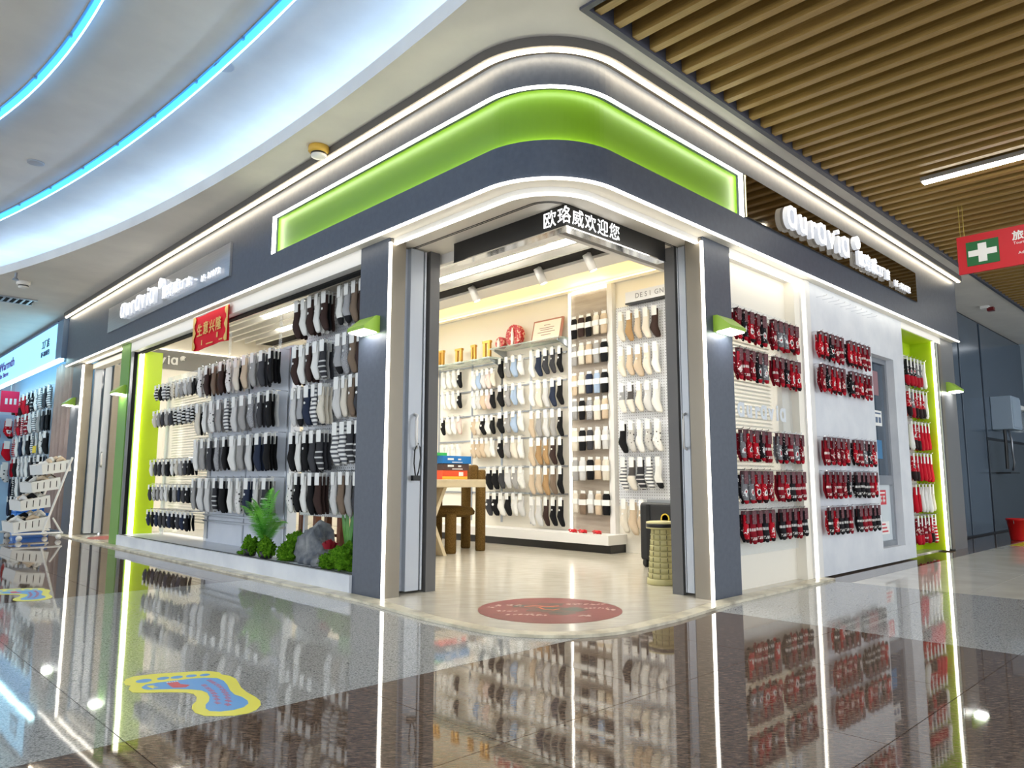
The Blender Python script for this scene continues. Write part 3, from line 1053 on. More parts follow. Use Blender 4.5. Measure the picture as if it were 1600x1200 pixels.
def hang(face, plane, us, tops, rows, kind, where, group, board=None, depth=0.0, stack=0, card=None, dots=.35, noun=None, scale=1.0, short=False, wide=1.0):
    """us: positions along the wall from left to right; plane: where the front sock hangs"""
    noun = noun or {'crew': 'crew socks', 'ankle': 'ankle socks', 'xmas': 'festive socks', 'stocking': 'plush socks', 'folded': 'folded socks'}[kind]
    rz = -PI / 2 if face == 'L' else 0.0
    back, bm = MB(), []
    lite = sock_geo(kind, True)
    lw, lz0, lz1 = CARD[kind]
    for r, (top, row) in enumerate(zip(tops, rows)):
        for c, (u, code) in enumerate(zip(us, row)):
            if code == ' ':
                continue
            m, cname = SK[code]
            loc = (plane, u, top) if face == 'L' else (u, plane, top)
            o = inst({'crew': 'crew_socks', 'ankle': 'ankle_socks', 'xmas': 'festive_socks', 'stocking': 'plush_socks', 'folded': 'folded_socks'}[kind], SOCKM[kind], None, loc, rz + random.uniform(-.13, .13), m)
            sc = scale * random.uniform(.96, 1.03)
            o.scale = (sc * wide, sc, sc)
            tag(o, '%s %s, %s from left, %s row, %s' % (cname, noun, ORD[c], ORD[r], where), 'socks', group)
            inst('header_card', CARDM[kind], o, (0, 0, 0), 0, card or M_PAPER)
            if random.random() < dots and kind in ('crew', 'ankle'):
                inst('round_sticker', dot, o, (-.012, -.018, -.15 if kind == 'crew' else -.10))
            if board is not None:
                hl = (plane + depth, u, top) if face == 'L' else (u, plane + depth, top)
                inst('hook', hookshort if short else hookm, board, Vector(hl) - board.location, rz)
            for k in range(stack):
                d = .036 * (k + 1) * (1 if not short else .8)
                M = Matrix.Translation((loc[0] + (d if face == 'L' else 0), loc[1] + (0 if face == 'L' else d), top)) @ Matrix.Rotation(rz + random.uniform(-.1, .1), 4, 'Z') @ Matrix.Scale(sc, 4)
                cm = code if random.random() < .85 else random.choice('dgkl' if kind != 'xmas' else 'XYZ')
                g2 = MB()
                g2.v, g2.f = [tuple(M @ Vector(p)) for p in lite.v], lite.f
                mm = SK[cm][0]
                if mm not in bm:
                    bm.append(mm)
                back.add(g2.v, g2.f, bm.index(mm))
                cmn = card or M_PAPER
                if cmn not in bm:
                    bm.append(cmn)
                g3 = MB().box(-lw / 2, lw / 2, -.016, -.013, lz1, lz0).xform(M)
                back.add(g3.v, g3.f, bm.index(cmn))
    if stack and back.v:
        b = back.build('socks_behind', bm)
        tag(b, 'further pairs hung behind the front socks, %s' % where, 'socks', kind='stuff')


def lsp(a, b, n):
    return [a + (b - a) * i / (n - 1) for i in range(n)]


# -- left window, big grey board
b1 = thing('display_board', 'tall pale grey board of long socks in the left window', 'display', (.38, 4.7, .13))
MB().box(.38, .47, 3.55, 5.32, .13, 1.99).build('board', M_BOARD, b1)
for z in (.40, .34):
    MB().box(.33, .38, 3.57, 5.3, z, z + .018).build('rail', M_STEEL, b1)
for y in (3.6, 4.43, 5.28):
    MB().box(.372, .38, y - .012, y + .012, .16, 1.97).build('slotted_upright', M_STEEL, b1)
for y in (3.9, 5.05):
    MB().box(.41, .43, y - .012, y + .012, 1.99, 2.335).build('pole', M_ACRYL, b1)
hang('L', .2, lsp(5.24, 3.62, 10), [1.95, 1.565, 1.19, .79], ['pbtbpcegdk', 'cwpgslghdk', 'wgdhkwglnk', 'gllmkwpnlm'], 'crew', 'tall grey window board', 'socks on the tall grey board', b1, .18, 2, wide=1.15)
# -- left window, clear board beside the green post
b2 = thing('display_board', 'clear acrylic board of short socks beside the lime side wall', 'display', (.38, 6.1, .13))
MB().box(.375, .385, 5.34, 6.72, .16, 2.0).build('sheet', M_ACRYL, b2)
MB().box(.386, .41, 5.34, 5.40, .13, 2.0).build('upright', M_WHITE, b2)
MB().box(.386, .41, 6.66, 6.72, .13, 2.0).build('upright', M_WHITE, b2)
g = MB()
for k in range(52):
    z = .3 + .031 * k
    g.add([(.44, 5.40, z), (.44, 6.66, z), (.462, 6.66, z + .014), (.462, 5.40, z + .014)], [(0, 1, 2, 3)])
    g.box(.44, .462, 5.40, 6.66, z, z + .004)
M_BLIND = mat('blind_cream', (226, 220, 200), .5)
tag(g.build('blind_slats', M_BLIND, b2), kind='stuff')
us2 = lsp(6.56, 6.04, 5) + lsp(5.90, 5.40, 5)
hang('L', .2, us2, [1.875, 1.57, 1.0, .715, .43], ['rksrclglgk', 'cgdgdrsrsr', 'wddgkwcgdk', 'dqglwkgndk', 'nknddnkdnk'], 'ankle', 'clear board by green post', 'socks on the clear board', b2, .18, 2, wide=1.1)
# -- left window, pegboard beside the pillar
b3 = thing('display_board', 'perforated white board of long socks beside the entrance pillar', 'display', (.38, 2.8, .13))
MB().box(.38, .40, 1.95, 3.32, .47, 2.33).build('board', M_PEGW, b3)
MB().box(.385, .41, 1.86, 3.32, 2.33, 2.62).build('top_panel', mat('mid_grey_panel', (150, 148, 144), .5), b3)
for y in (2.0, 3.28):
    MB().box(.40, .43, y - .015, y + .015, .13, 2.33).build('upright', M_STEEL, b3)
hang('L', .2, lsp(3.16, 2.70, 5), [2.30, 1.90, 1.545, 1.17, .83], ['bwbwb', 'bwbwm', 'lLnsc', 'kwkdm', 'pkwkb'], 'crew', 'perforated window board, left half', 'socks on the perforated window board', b3, .18, 2)
hang('L', .2, lsp(2.46, 2.04, 5), [2.30, 1.91, 1.57, 1.215, .835], ['WLtbb', 'Lhtbd', 'lctdb', 'ssmmd', 'ltgdk'], 'crew', 'perforated window board, right half', 'socks on the perforated window board', b3, .18, 2)

# -- right window, clear board
xm = lambda n: ''.join(random.choice('XXYYZVQX') for _ in range(n))
xk = lambda n: ''.join(random.choice('QQQKXK') for _ in range(n))
o = MB()
o.box(1.86, 2.90, .10, .14, .012, .62)
o.box(1.86, 2.90, .10, .14, 1.84, 2.411)
o.box(1.86, 1.93, .10, .14, .62, 1.84)
o.box(2.78, 2.90, .10, .14, .62, 1.84)
o = o.build('wall_right', M_WARMWHITE)
struct(o, 'white back wall of the right-hand window')
MB().box(1.86, 3.03, -.006, .02, 2.352, 2.37).build('led_strip', M_LED, o)
MB().box(1.86, 3.06, 0, .10, 2.37, 2.411).build('header', M_WHITE, o)
MB().box(2.90, 3.0, .02, .14, .012, 2.37).build('jamb', M_WARMWHITE, o)
MB().box(3.0, 3.045, .004, .10, .014, 2.37).build('jamb', M_WHITE, o)
MB().box(3.012, 3.036, -.004, .004, .014, 2.37).build('led_strip', M_LED, o)
MB().box(3.045, 3.13, -.01, .14, .014, 2.411).build('jamb', M_WHITE, o)
g = MB()
for k in range(40):
    z = .63 + .0303 * k
    g.add([(1.93, .19, z), (2.78, .19, z), (2.78, .21, z + .015), (1.93, .21, z + .015)], [(3, 2, 1, 0)])
    g.box(1.93, 2.78, .19, .21, z, z + .004)
tag(g.build('blind_slats', M_BLIND, o), kind='stuff')
b4 = thing('display_board', 'clear acrylic board of festive socks in the right window', 'display', (2.4, .08, .2))
MB().box(1.88, 2.89, .075, .083, .25, 2.05).build('sheet', M_ACRYL, b4)
for x in (1.95, 2.84):
    MB().tube([(x, .10, 2.0), (x, .06, 2.0)], .012, 10).build('standoff', M_CHROME, b4)
for ch, u in zip('ɑurɑviɑ', (2.02, 2.15, 2.275, 2.36, 2.49, 2.61, 2.67)):
    place_text('letter', text_mesh(ch, .17, .002, .006), mat('frosted_print', (226, 232, 238), .4), (u, .073, 1.23), 'R', b4)
us4 = lsp(1.93, 2.30, 5) + lsp(2.47, 2.84, 5)
hang('R', -.005, us4, [1.985, 1.70, 1.125, .84, .565], [xm(10), xm(10), xm(10), xm(5) + xk(5), xk(10)], 'xmas', 'clear board in right window', 'festive socks on the right clear board', b4, .08, 1, card=M_MAROONCARD, short=True, wide=.86)

# -- white wall with festive socks and a small window
w5 = MB()
w5.box(3.13, 4.45, 0, .25, .0125, 2.411)
w5.box(5.03, 5.33, 0, .25, .0125, 2.411)
w5.box(4.45, 5.03, 0, .25, 1.97, 2.411)
w5.box(4.45, 5.03, 0, .25, .0125, .15)
w5 = w5.build('wall_right', M_WALLR)
struct(w5, 'white plaster wall right of the right-hand window')
us5 = lsp(3.16, 3.56, 5) + lsp(3.75, 4.16, 5)
hang('R', -.07, us5, [1.985, 1.715, 1.12, .845, .56], [xm(10), xm(10), xm(10), xm(5) + xk(5), xk(5) + xk(5)], 'xmas', 'white plaster wall', 'festive socks on the white wall', w5, .07, 1, card=M_MAROONCARD, short=True, wide=.86)
for u in lsp(3.28, 4.40, 10):
    inst('hook', hookshort, w5, (u, 0, 2.30))
wn = MB()
wn.box(4.45, 4.50, .07, .12, .15, 1.97)
wn.box(4.98, 5.03, .07, .12, .15, 1.97)
wn.box(4.50, 4.98, .07, .12, 1.92, 1.97)
wn.box(4.50, 4.98, .07, .12, .73, .82)
wn.box(4.50, 4.98, .07, .12, .15, .20)
wn = wn.build('window_1', M_STEEL)
struct(wn, 'grey framed two-pane window in the white plaster wall')
MB().box(4.50, 4.98, .095, .10, .82, 1.92).build('pane', M_DARKGLASS, wn)
MB().box(4.50, 4.98, .095, .10, .20, .73).build('pane', mat('frosted_pane', (214, 222, 226), .25), wn)
M_REDPRINT = mat('red_print', (206, 40, 56), .5)
for (nm, x0, x1, z0, z1, m, lb) in [('notice', 4.52, 4.88, 1.30, 1.45, M_PAPER, 'white picture notice taped across the upper pane'),
                                    ('notice', 4.56, 4.86, .54, .68, M_REDPRINT, 'red notice with white characters on the lower pane'),
                                    ('notice', 4.60, 4.90, .26, .38, M_PAPER, 'small white notice with red lines at the pane foot'),
                                    ('poster', 4.54, 4.84, 1.60, 1.84, mat('poster_pink', (150, 108, 116), .5), 'faded pink poster behind the top of upper pane'),
                                    ('poster', 4.60, 4.84, .98, 1.16, mat('poster_blue', (52, 120, 168), .5), 'blue poster in the middle of the upper pane')]:
    o = MB().box(x0, x1, .0915, .0945, z0, z1).build(nm, m)
    tag(o, lb, 'notice')
    g = MB()
    if m is M_REDPRINT:
        for k in range(3):
            x = x0 + .04 + k * .085
            g.box(x, x + .055, .0895, .0915, z0 + .03, z0 + .05)
            g.box(x + .02, x + .032, .0895, .0915, z0 + .02, z0 + .085)
            g.box(x, x + .055, .0895, .0915, z0 + .07, z0 + .085)
        g.box(x0 + .02, x1 - .03, .0895, .0915, z1 - .035, z1 - .02)
        g.build('print', M_PAPER, o)
    elif nm == 'notice' and z0 > 1:
        for k in range(4):
            g.box(x0 + .03 + k * .082, x0 + .085 + k * .082, .0895, .0915, z0 + .03, z0 + .085)
        g.box(x0 + .03, x1 - .03, .0895, .0915, z1 - .035, z1 - .02)
        g.build('print', mat('blue_grey_print', (84, 104, 134), .5), o)
    elif nm == 'notice':
        for k in range(3):
            g.box(x0 + .03, x1 - .04 - k * .03, .0895, .0915, z0 + .02 + k * .034, z0 + .034 + k * .034)
        g.build('print', M_REDPRINT, o)

# -- lime recess at the far right
rc = MB()
rc.box(5.33, 6.40, .25, .29, .0125, 2.411)
rc.box(6.36, 6.40, .02, .25, .0125, 2.411)
rc.box(5.33, 6.36, .0, .25, 2.33, 2.34)
rc = rc.build('wall_recess', M_LIME)
struct(rc, 'lime green display recess at the far right')
MB().box(5.5, 6.24, .235, .25, .3, 2.18).build('white_board', M_WHITE, rc)
MB().box(5.33, 6.62, 0, .07, 2.335, 2.411).build('header', M_WHITE, rc)
MB().box(6.345, 6.375, -.004, .018, .0135, 2.335).build('led_strip', M_LED, rc)
MB().box(6.41, 6.47, .02, .2, .02, 2.33).build('track', M_VOID, rc)
MB().box(6.47, 6.50, .0, .2, .02, 2.33).build('track', M_STEEL, rc)
MB().box(6.52, 6.62, .0, .25, .0135, 2.335).build('jamb', M_TAUPE, rc)
us6 = lsp(5.72, 6.28, 6)
hang('R', .10, us6, [2.10, 1.75, 1.40, 1.06, .73, .40], ['ZZZVVw', 'XVXXXw', 'wXXRRR', 'XXRRRR', 'RRwwwc', 'YYQYXS'], 'stocking', 'lime recess', 'plush socks in the lime recess', rc, .13, 1, noun='plush socks', scale=.98)
p = MB().box(6.62, 7.09, 0, .35, .0, 2.411).build('pillar', mat('grey_pillar', (128, 128, 128), .35, .3))
struct(p, 'grey metal pillar at the far right end of the shop')

# -- inside the shop
hang('L', 3.53, lsp(5.30, 4.96, 4), [2.25, 1.965, 1.62, 1.25], ['wwwk', 'wwwk', 'kwwo', 'wwww'], 'ankle', 'back wall by dark post', 'socks on the back wall', lg, .08, 0, scale=1.3, short=True)
hang('L', 3.53, lsp(4.67, 4.30, 5), [2.20, 1.93, 1.60, 1.31], ['wuloc', 'wleok', 'eckwk', 'eeecw'], 'ankle', 'back wall left of middle', 'socks on the back wall', lg, .08, 0, scale=1.35, short=True)
hang('L', 3.53, lsp(4.36, 3.78, 6), [.94, .62], ['kkdlgw', 'dkwkwl'], 'ankle', 'low back wall behind chair', 'socks on the back wall', lg, .08, 0, scale=1.5, short=True)
hang('L', 3.53, lsp(4.15, 3.79, 4), [2.31, 1.96, 1.62, 1.31], ['kguw', 'kguw', 'kguw', 'kgcw'], 'ankle', 'back wall under shelf bracket', 'socks on the back wall', lg, .08, 0, scale=1.45, short=True)
hang('L', 3.53, lsp(3.60, 3.14, 5), [2.34, 1.965, 1.60, 1.275, .94, .58], ['wnddk', 'wclnk', 'eglgk', 'effbk', 'eeftk', 'llbkk'], 'crew', 'back wall under certificate', 'socks on the back wall', lg, .08, 0, short=True)
hang('L', 3.53, lsp(2.92, 2.48, 5), [2.645, 2.325, 1.985, 1.69, 1.355, 1.025, .655], ['kbkce', 'gcegk', 'ecnuk', 'gkhce', 'ckdwl', 'glkec', 'ctlek'], 'folded', 'lit grey column', 'folded socks on the grey column', cp, .05, 0, short=True)
hang('L', 3.53, lsp(2.24, 1.80, 5), [2.59, 2.205, 1.81, 1.40, 1.015], ['cfecb', 'ceecw', 'TDclw', 'kqwqp', 'sDmsW'], 'crew', 'perforated wall board', 'socks on the perforated wall board', pb2, .07, 0, scale=1.02, short=True)
hang('L', 3.53, lsp(2.24, 1.90, 4), [.58], ['ceeg'], 'crew', 'foot of perforated wall board', 'socks on the perforated wall board', pb2, .07, 0, scale=1.1, short=True)
# vertical rails between sock columns
for y in (5.50, 4.80, 4.22, 3.70, 3.07):
    o = MB().box(3.612, 3.62, y - .014, y + .014, .25, 2.3).build('slotted_upright', M_STEEL, lg)
for (y0, y1) in ((4.76, 5.48), (4.24, 4.78), (3.72, 4.2), (3.1, 3.68)):
    for z in (2.26, 1.93, 1.60, 1.27, .92, .60):
        o = MB().box(3.603, 3.611, y0, y1, z, z + .02).build('hook_bar', M_STEEL, lg)
# a few things on the end wall, seen through the far doorway
hang('R', 9.03, [.66, .78], [1.72, 1.40, 1.10], ['kk', 'kk', 'dk'], 'ankle', 'end wall in far doorway', 'socks on the end wall', wf, .07, 0, scale=1.4, short=True)
hang('R', 9.03, [.64, .76, .88], [.85, .58], ['cee', 'ece'], 'crew', 'low end wall in far doorway', 'socks on the end wall', wf, .07, 0, scale=.8, short=True)

# ------------------------------------------------------------------ window garden on the plinth
from mathutils import noise as mn


def blob(c, r, sub=3, amp=.25, freq=4.0, seed=0.0, flat=None):
    bm = bmesh.new()
    bmesh.ops.create_icosphere(bm, subdivisions=sub, radius=1.0)
    for v in bm.verts:
        n = v.co.normalized()
        k = 1 + amp * mn.fractal(n * freq * .5 + Vector((seed, seed * 2, 0)), .9, 2.0, 4)
        p = Vector((n.x * r[0] * k, n.y * r[1] * k, n.z * r[2] * k))
        v.co = p + Vector(c)
        if flat is not None and v.co.z < flat:
            v.co.z = flat
    mb = MB()
    bm.verts.ensure_lookup_table()
    mb.add([v.co[:] for v in bm.verts], [[v.index for v in f.verts] for f in bm.faces])
    bm.free()
    return mb


M_ROCK = noisy('rock_grey', (78, 84, 94), (150, 152, 152), 7, .75, .5, detail=8)
rk = blob((.2, 2.68, .19), (.13, .255, .155), 4, .5, 2.6, 3.3, .1305)
rk.v = [(x, y - .05 * max(0, (z - .2)) , z + (.06 if abs(y - 2.70) < .1 and z > .26 else 0)) for x, y, z in rk.v]
o = rk.build('rock', M_ROCK, None, True)
tag(o, 'grey peaked rock on the window plinth', 'rock')
o = blob((.09, 2.47, .155), (.05, .07, .06), 3, .4, 3, 8.1, .1305).build('rock', M_ROCK, None, True)
tag(o, 'small grey stone beside the peaked rock', 'rock')


def moss_mat():
    m = mat('moss_green', (70, 120, 20), .9, spec=.1)
    nt, N, L, b = nodes(m)
    v = coords(nt)
    f = noise(nt, v, 60, 4, .7)
    L.new(ramp(nt, f, [(.3, lin(40, 84, 8)), (.55, lin(92, 146, 26)), (.75, lin(146, 184, 60))]), b.inputs['Base Color'])
    bump(nt, b, f, 1.0, .02)
    return m


M_MOSS = moss_mat()
M_POT = mat('pot_black', (34, 34, 40), .5)
for k, (c, r, pot, lb) in enumerate([((.10, 3.72, .135), (.05, .10, .03), 0, 'flat scrap of moss at the left end of the garden'),
                                     ((.06, 3.56, .21), (.05, .09, .075), 1, 'potted moss clump leftmost of the green mounds'),
                                     ((.06, 3.26, .21), (.055, .09, .075), 1, 'potted moss clump right under the fern'),
                                     ((.22, 3.04, .24), (.08, .13, .09), 0, 'tall moss mound behind the potted clumps'),
                                     ((.10, 2.96, .19), (.07, .10, .07), 0, 'low moss mound touching the left of the grey rock'),
                                     ((.13, 2.10, .21), (.10, .17, .10), 0, 'largest moss mound beside the entrance pillar'),
                                     ((.08, 2.28, .175), (.06, .10, .06), 0, 'small moss mound in front of the rose')]):
    t = thing('moss_clump', lb, 'moss', (c[0], c[1], .131), 'moss mounds in the window garden')
    mb = blob(c, r, 4, .55, 7, k * 3.1, .135)
    rnd = random.Random(k)
    base = list(mb.v)
    for _ in range(240):
        p = Vector(rnd.choice(base))
        if p.z < c[2] - r[2] * .5:
            continue
        n = Vector(((p.x - c[0]) / r[0], (p.y - c[1]) / r[1], (p.z - c[2]) / r[2])).normalized()
        s = rnd.uniform(.008, .017)
        a = n.orthogonal().normalized() * s * .5
        b2_ = n.cross(a).normalized() * s * .5
        mb.add([p + a, p - a * .5 + b2_, p - a * .5 - b2_, p + n * s + Vector((0, 0, -.3 * s))], [(0, 1, 3), (1, 2, 3), (2, 0, 3)])
    mb.build('moss', M_MOSS, t, True)
    if pot:
        MB().lathe([(.045, .131), (.058, .19), (.054, .19), (.04, .15)], (c[0], c[1], 0), 14).build('pot', M_POT, t, True)

M_FERN = noisy('fern_green', (66, 150, 42), (120, 190, 66), 6, .5)
fe = thing('fern', 'bright green fern arching over the moss in the window', 'plant', (.12, 3.42, .131))
MB().lathe([(.045, .131), (.06, .22), (.055, .22)], (.12, 3.42, 0), 14).build('pot', M_POT, fe, True)
rnd = random.Random(11)
for k in range(20):
    az = rnd.uniform(0, 2 * PI)
    ln = rnd.uniform(.34, .56)
    lift = rnd.uniform(.6, 1.35)
    mb = MB()
    dx, dy = math.cos(az) * .26, math.sin(az)
    pts = []
    for i in range(9):
        s = i / 8
        hr = ln * s * math.cos(lift * (1 - .35 * s)) * 1.1
        pts.append(Vector((.12 + dx * hr, 3.42 + dy * hr, .22 + ln * s * math.sin(lift) * 1.25 - .35 * ln * s * s * s)))
    mb.tube(pts, [.004 - .003 * i / 8 for i in range(9)], 4)
    for i in range(28):
        s = .12 + .86 * i / 27
        j = min(7, int(s * 8))
        p = pts[j].lerp(pts[j + 1], s * 8 - j)
        d = (pts[j + 1] - pts[j]).normalized()
        side = d.cross(Vector((0, 0, 1)))
        if side.length < .05:
            side = Vector((0, 1, 0))
        side.normalize()
        L_ = .062 * math.sin(PI * min(1, .12 + s * .88)) + .008
        for sg in (-1, 1):
            tip = p + side * sg * L_ + d * L_ * .45 - Vector((0, 0, L_ * .25))
            mb.add([p - d * .005, p + d * .007, tip], [(0, 1, 2)])
    mb.build('frond', M_FERN, fe)
sp_ = thing('snake_plant', 'upright broad-leaved plant against the entrance pillar', 'plant', (.27, 2.33, .131))
MB().lathe([(.05, .131), (.065, .21), (.06, .21)], (.27, 2.33, 0), 14).build('pot', M_POT, sp_, True)
for k, (dy, lean, h) in enumerate(((-.05, -.10, .40), (.0, .02, .44), (.05, .10, .36), (.02, -.04, .30), (-.02, .07, .33))):
    mb = MB()
    vs = []
    for i in range(6):
        s = i / 5
        w = .026 * math.sin(PI * (.15 + .8 * s)) + .003
        y = 2.33 + dy * .5 + lean * s
        z = .2 + h * s
        x = .27 + .02 * (k - 2)
        vs += [(x, y - w, z), (x - .008, y, z), (x, y + w, z)]
    fs = []
    for i in range(5):
        for j in (0, 1):
            fs.append((i * 3 + j, i * 3 + j + 1, i * 3 + j + 4, i * 3 + j + 3))
    mb.add(vs, fs).build('leaf', noisy('blade_green', (52, 120, 36), (110, 168, 60), 4, .45), sp_, True)
rs_ = thing('red_rose', 'dark red artificial rose between rock and moss', 'flower', (.14, 2.40, .131))
MB().tube([(.14, 2.40, .131), (.14, 2.40, .28)], .005, 6).build('stem', MATS['blade_green'], rs_)
M_ROSE = mat('rose_red', (150, 14, 36), .6)
for k in range(14):
    a = k * 2.4
    rr = .008 + .0028 * k
    mb = MB()
    vs = []
    for i in range(5):
        for j in range(3):
            aa = a + (i - 2) * .32
            R_ = rr * (1 + .25 * j)
            vs.append((  .14 + R_ * math.cos(aa), 2.40 + R_ * math.sin(aa), .26 + .036 * j - .0012 * k * j))
    fs = [(i * 3 + j, (i + 1) * 3 + j, (i + 1) * 3 + j + 1, i * 3 + j + 1) for i in range(4) for j in range(2)]
    mb.add(vs, fs).build('petal', M_ROSE, rs_, True)

# ------------------------------------------------------------------ banner over the left window
t = thing('hanging_banner', 'red cloth banner with gold characters over the left window', 'banner', (-.03, 4.43, 2.04))
vs, fs = [], []
for i in range(13):
    for j in range(7):
        y = 4.86 - .84 * i / 12
        z = 2.38 - .34 * j / 6
        vs.append((-.035 + .007 * math.sin(i * 1.1) * (j / 6), y + .012 * math.sin(j * .9) * (1 if i in (0, 12) else 0), z - .008 * math.sin(i * .55)))
n0 = len(vs)
vs += [(x + .004, y, z) for x, y, z in vs]
for i in range(12):
    for j in range(6):
        a = i * 7 + j
        fs += [(a, a + 1, a + 8, a + 7), (n0 + a, n0 + a + 7, n0 + a + 8, n0 + a + 1)]
MB().add(vs, fs).build('cloth', M_BANNER, t, True)
MB().tube([(-.034, 4.86, 2.385), (-.034, 4.02, 2.385)], .007, 8).build('rod', M_PAPER, t)
for k, ch in enumerate('生意兴隆'):
    place_text('character', text_mesh(ch, .135, .001, .002), M_GOLD, (-.049, 4.74 - k * .15, 2.175 + .006 * (k % 2)), 'L', t)
for s, y in ((1, 4.855), (-1, 4.025)):
    mb = MB()
    pl = []
    for i in range(13):
        z = 2.375 - .33 * i / 12
        w = .05 + .025 * math.sin(i * 1.3)
        pl.append((y, z, w))
    vs = []
    for (yy, z, w) in pl:
        vs += [(-.046, yy, z), (-.046, yy - s * w, z), (-.044, yy, z), (-.044, yy - s * w, z)]
    fs = []
    for i in range(12):
        o_ = i * 4
        fs += [(o_, o_ + 4, o_ + 5, o_ + 1), (o_ + 2, o_ + 3, o_ + 7, o_ + 6), (o_ + 1, o_ + 5, o_ + 7, o_ + 3)]
    mb.add(vs, fs).build('cloud_border', M_GOLD, t)
g = MB()
for (y0, w, z) in ((4.62, .02, 2.07), (4.50, .16, 2.062), (4.26, .03, 2.10), (4.2, .08, 2.065)):
    g.box(-.047, -.0455, y0 - w, y0, z, z + (.05 if w < .05 else .012))
g.build('small_print', M_GOLD, t)

# ------------------------------------------------------------------ first-aid sign over the corridor
t = thing('hanging_sign', 'red hanging sign with a white first-aid cross on green', 'sign', (4.5, -1.45, 2.58))
MB().box(4.49, 4.51, -2.15, -.77, 2.58, 2.92).build('board', M_RED, t)
gsq = MB().box(4.485, 4.49, -1.085, -.84, 2.64, 2.855).build('green_square', mat('sign_green', (0, 100, 46), .5), t)
MB().box(4.482, 4.485, -.995, -.93, 2.665, 2.83).build('cross', M_PAPER, gsq)
MB().box(4.4815, 4.484, -1.07, -.855, 2.722, 2.775).build('cross', M_PAPER, gsq)
for k, ch in enumerate('旅游'):
    place_text('character', text_mesh(ch, .085, .001, .002), M_PAPER, (4.488, -1.185 - k * .135, 2.805), 'L', t)
place_text('lettering', text_mesh('Tourist', .034, .0005), M_PAPER, (4.488, -1.19, 2.762), 'L', t)
place_text('lettering', text_mesh('Add :', .034, .0005), M_PAPER, (4.488, -1.22, 2.672), 'L', t)
for y in (-.80, -.83, -2.1):
    MB().tube([(4.5, y, 2.90), (4.5, y, 3.22)], .002, 5).build('cord', mat('cord_yellow', (210, 190, 90), .6), t)

# ------------------------------------------------------------------ ceiling fittings
def detector(x, y, label, cover):
    t = thing('smoke_detector', label, 'smoke detector', (x, y, 3.2))
    MB().lathe([(.075, 3.2), (.078, 3.165), (.066, 3.15)], (x, y, 0), 24).build('base', cover, t, True)
    MB().lathe([(.058, 3.152), (.056, 3.138)], (x, y, 0), 24).build('vent_ring', M_BLACK, t, True)
    MB().lathe([(.056, 3.138), (.054, 3.122), (.02, 3.115)], (x, y, 0), 24).build('cap', M_WHITE, t, True)


detector(-.22, 2.12, 'smoke detector with a yellowed rim above the green fascia', mat('yellowed', (214, 172, 70), .5))
detector(-.97, 8.0, 'smoke detector near the ceiling vent, far left', M_WHITE)
t = thing('sprinkler', 'metal fire sprinkler hanging near the far left detector', 'sprinkler', (-1.12, 7.6, 3.2))
MB().tube([(-1.12, 7.6, 3.2), (-1.12, 7.6, 3.15)], .016, 10).build('pipe', M_STEEL, t)
MB().lathe([(.004, 3.11), (.035, 3.112), (.035, 3.116), (.01, 3.15)], (-1.12, 7.6, 0), 14).build('deflector', M_STEEL, t)
vt = thing('air_vent', 'dark slotted air vent in the far left ceiling', 'vent', (-.95, 9.2, 3.2))
MB().box(-1.25, -.65, 9.0, 9.32, 3.188, 3.2).build('backing', M_VOID, vt)
for k in range(8):
    MB().box(-1.23 + k * .075, -1.205 + k * .075, 9.02, 9.30, 3.18, 3.188).build('blade', M_STEEL, vt)
for (y0, y1) in ((8.975, 9.0), (9.32, 9.345)):
    MB().box(-1.275, -.625, y0, y1, 3.182, 3.2).build('frame', M_STEEL, vt)
for x, y, z, lb in ((-.865, 2.33, 3.66, 'round speaker grille between the two blue light arcs'), (-1.45, 5.1, 3.66, 'round speaker grille near the far end of the blue arcs')):
    o = MB().lathe([(.07, z - .001), (.07, z - .008), (.062, z - .012)], (x, y, 0), 24).build('ceiling_speaker', mat('speaker_grey', (176, 178, 182), .6), None, True)
    tag(o, lb, 'speaker')
t = thing('alarm_beacon', 'small dark red alarm on the right corridor ceiling', 'alarm', (9.0, .05, 3.2))
MB().box(8.95, 9.05, .0, .1, 3.16, 3.2).build('base', M_PAPER, t)
MB().box(8.955, 9.045, -.06, .02, 3.12, 3.17).build('lens', mat('alarm_red', (110, 10, 18), .3), t)

# ------------------------------------------------------------------ table, chair, boxes, stool, suitcase
M_OAK = noisy('pale_oak', (222, 206, 172), (204, 186, 150), 3, .45, sc=(1, 8, 1))
t = thing('table', 'pale oak table with crossed slab legs inside the entrance', 'table', (2.1, 4.1, .012))
bevel(MB().box(1.40, 2.465, 3.24, 5.0, .695, .775).build('top', M_OAK, t), .006)
for y in (3.45, 4.7):
    for s in (-1, 1):
        mb = MB().cbox((0, 0, 0), (.045, .26, .77))
        mb.xform(Matrix.Translation((1.83, y + s * .0, .355)) @ Matrix.Rotation(s * .42, 4, 'Y'))
        mb.v = [(x, yy + (.005 * s), min(.695, max(.013, z))) for x, yy, z in mb.v]
        mb.build('leg', M_OAK, t)
M_BOUCLE = noisy('brown_boucle', (88, 66, 32), (132, 104, 58), 140, .95, .6, spec=.1)
t = thing('boucle_chair', 'brown upholstered chair with round posts behind the oak table', 'chair', (2.42, 3.72, .012))


def post(x, y, z1, r=.055):
    o = MB().lathe([(r * .9, .013), (r, .03), (r, z1 - .02), (r * .85, z1)], (x, y, 0), 16).build('post', M_BOUCLE, t, True)


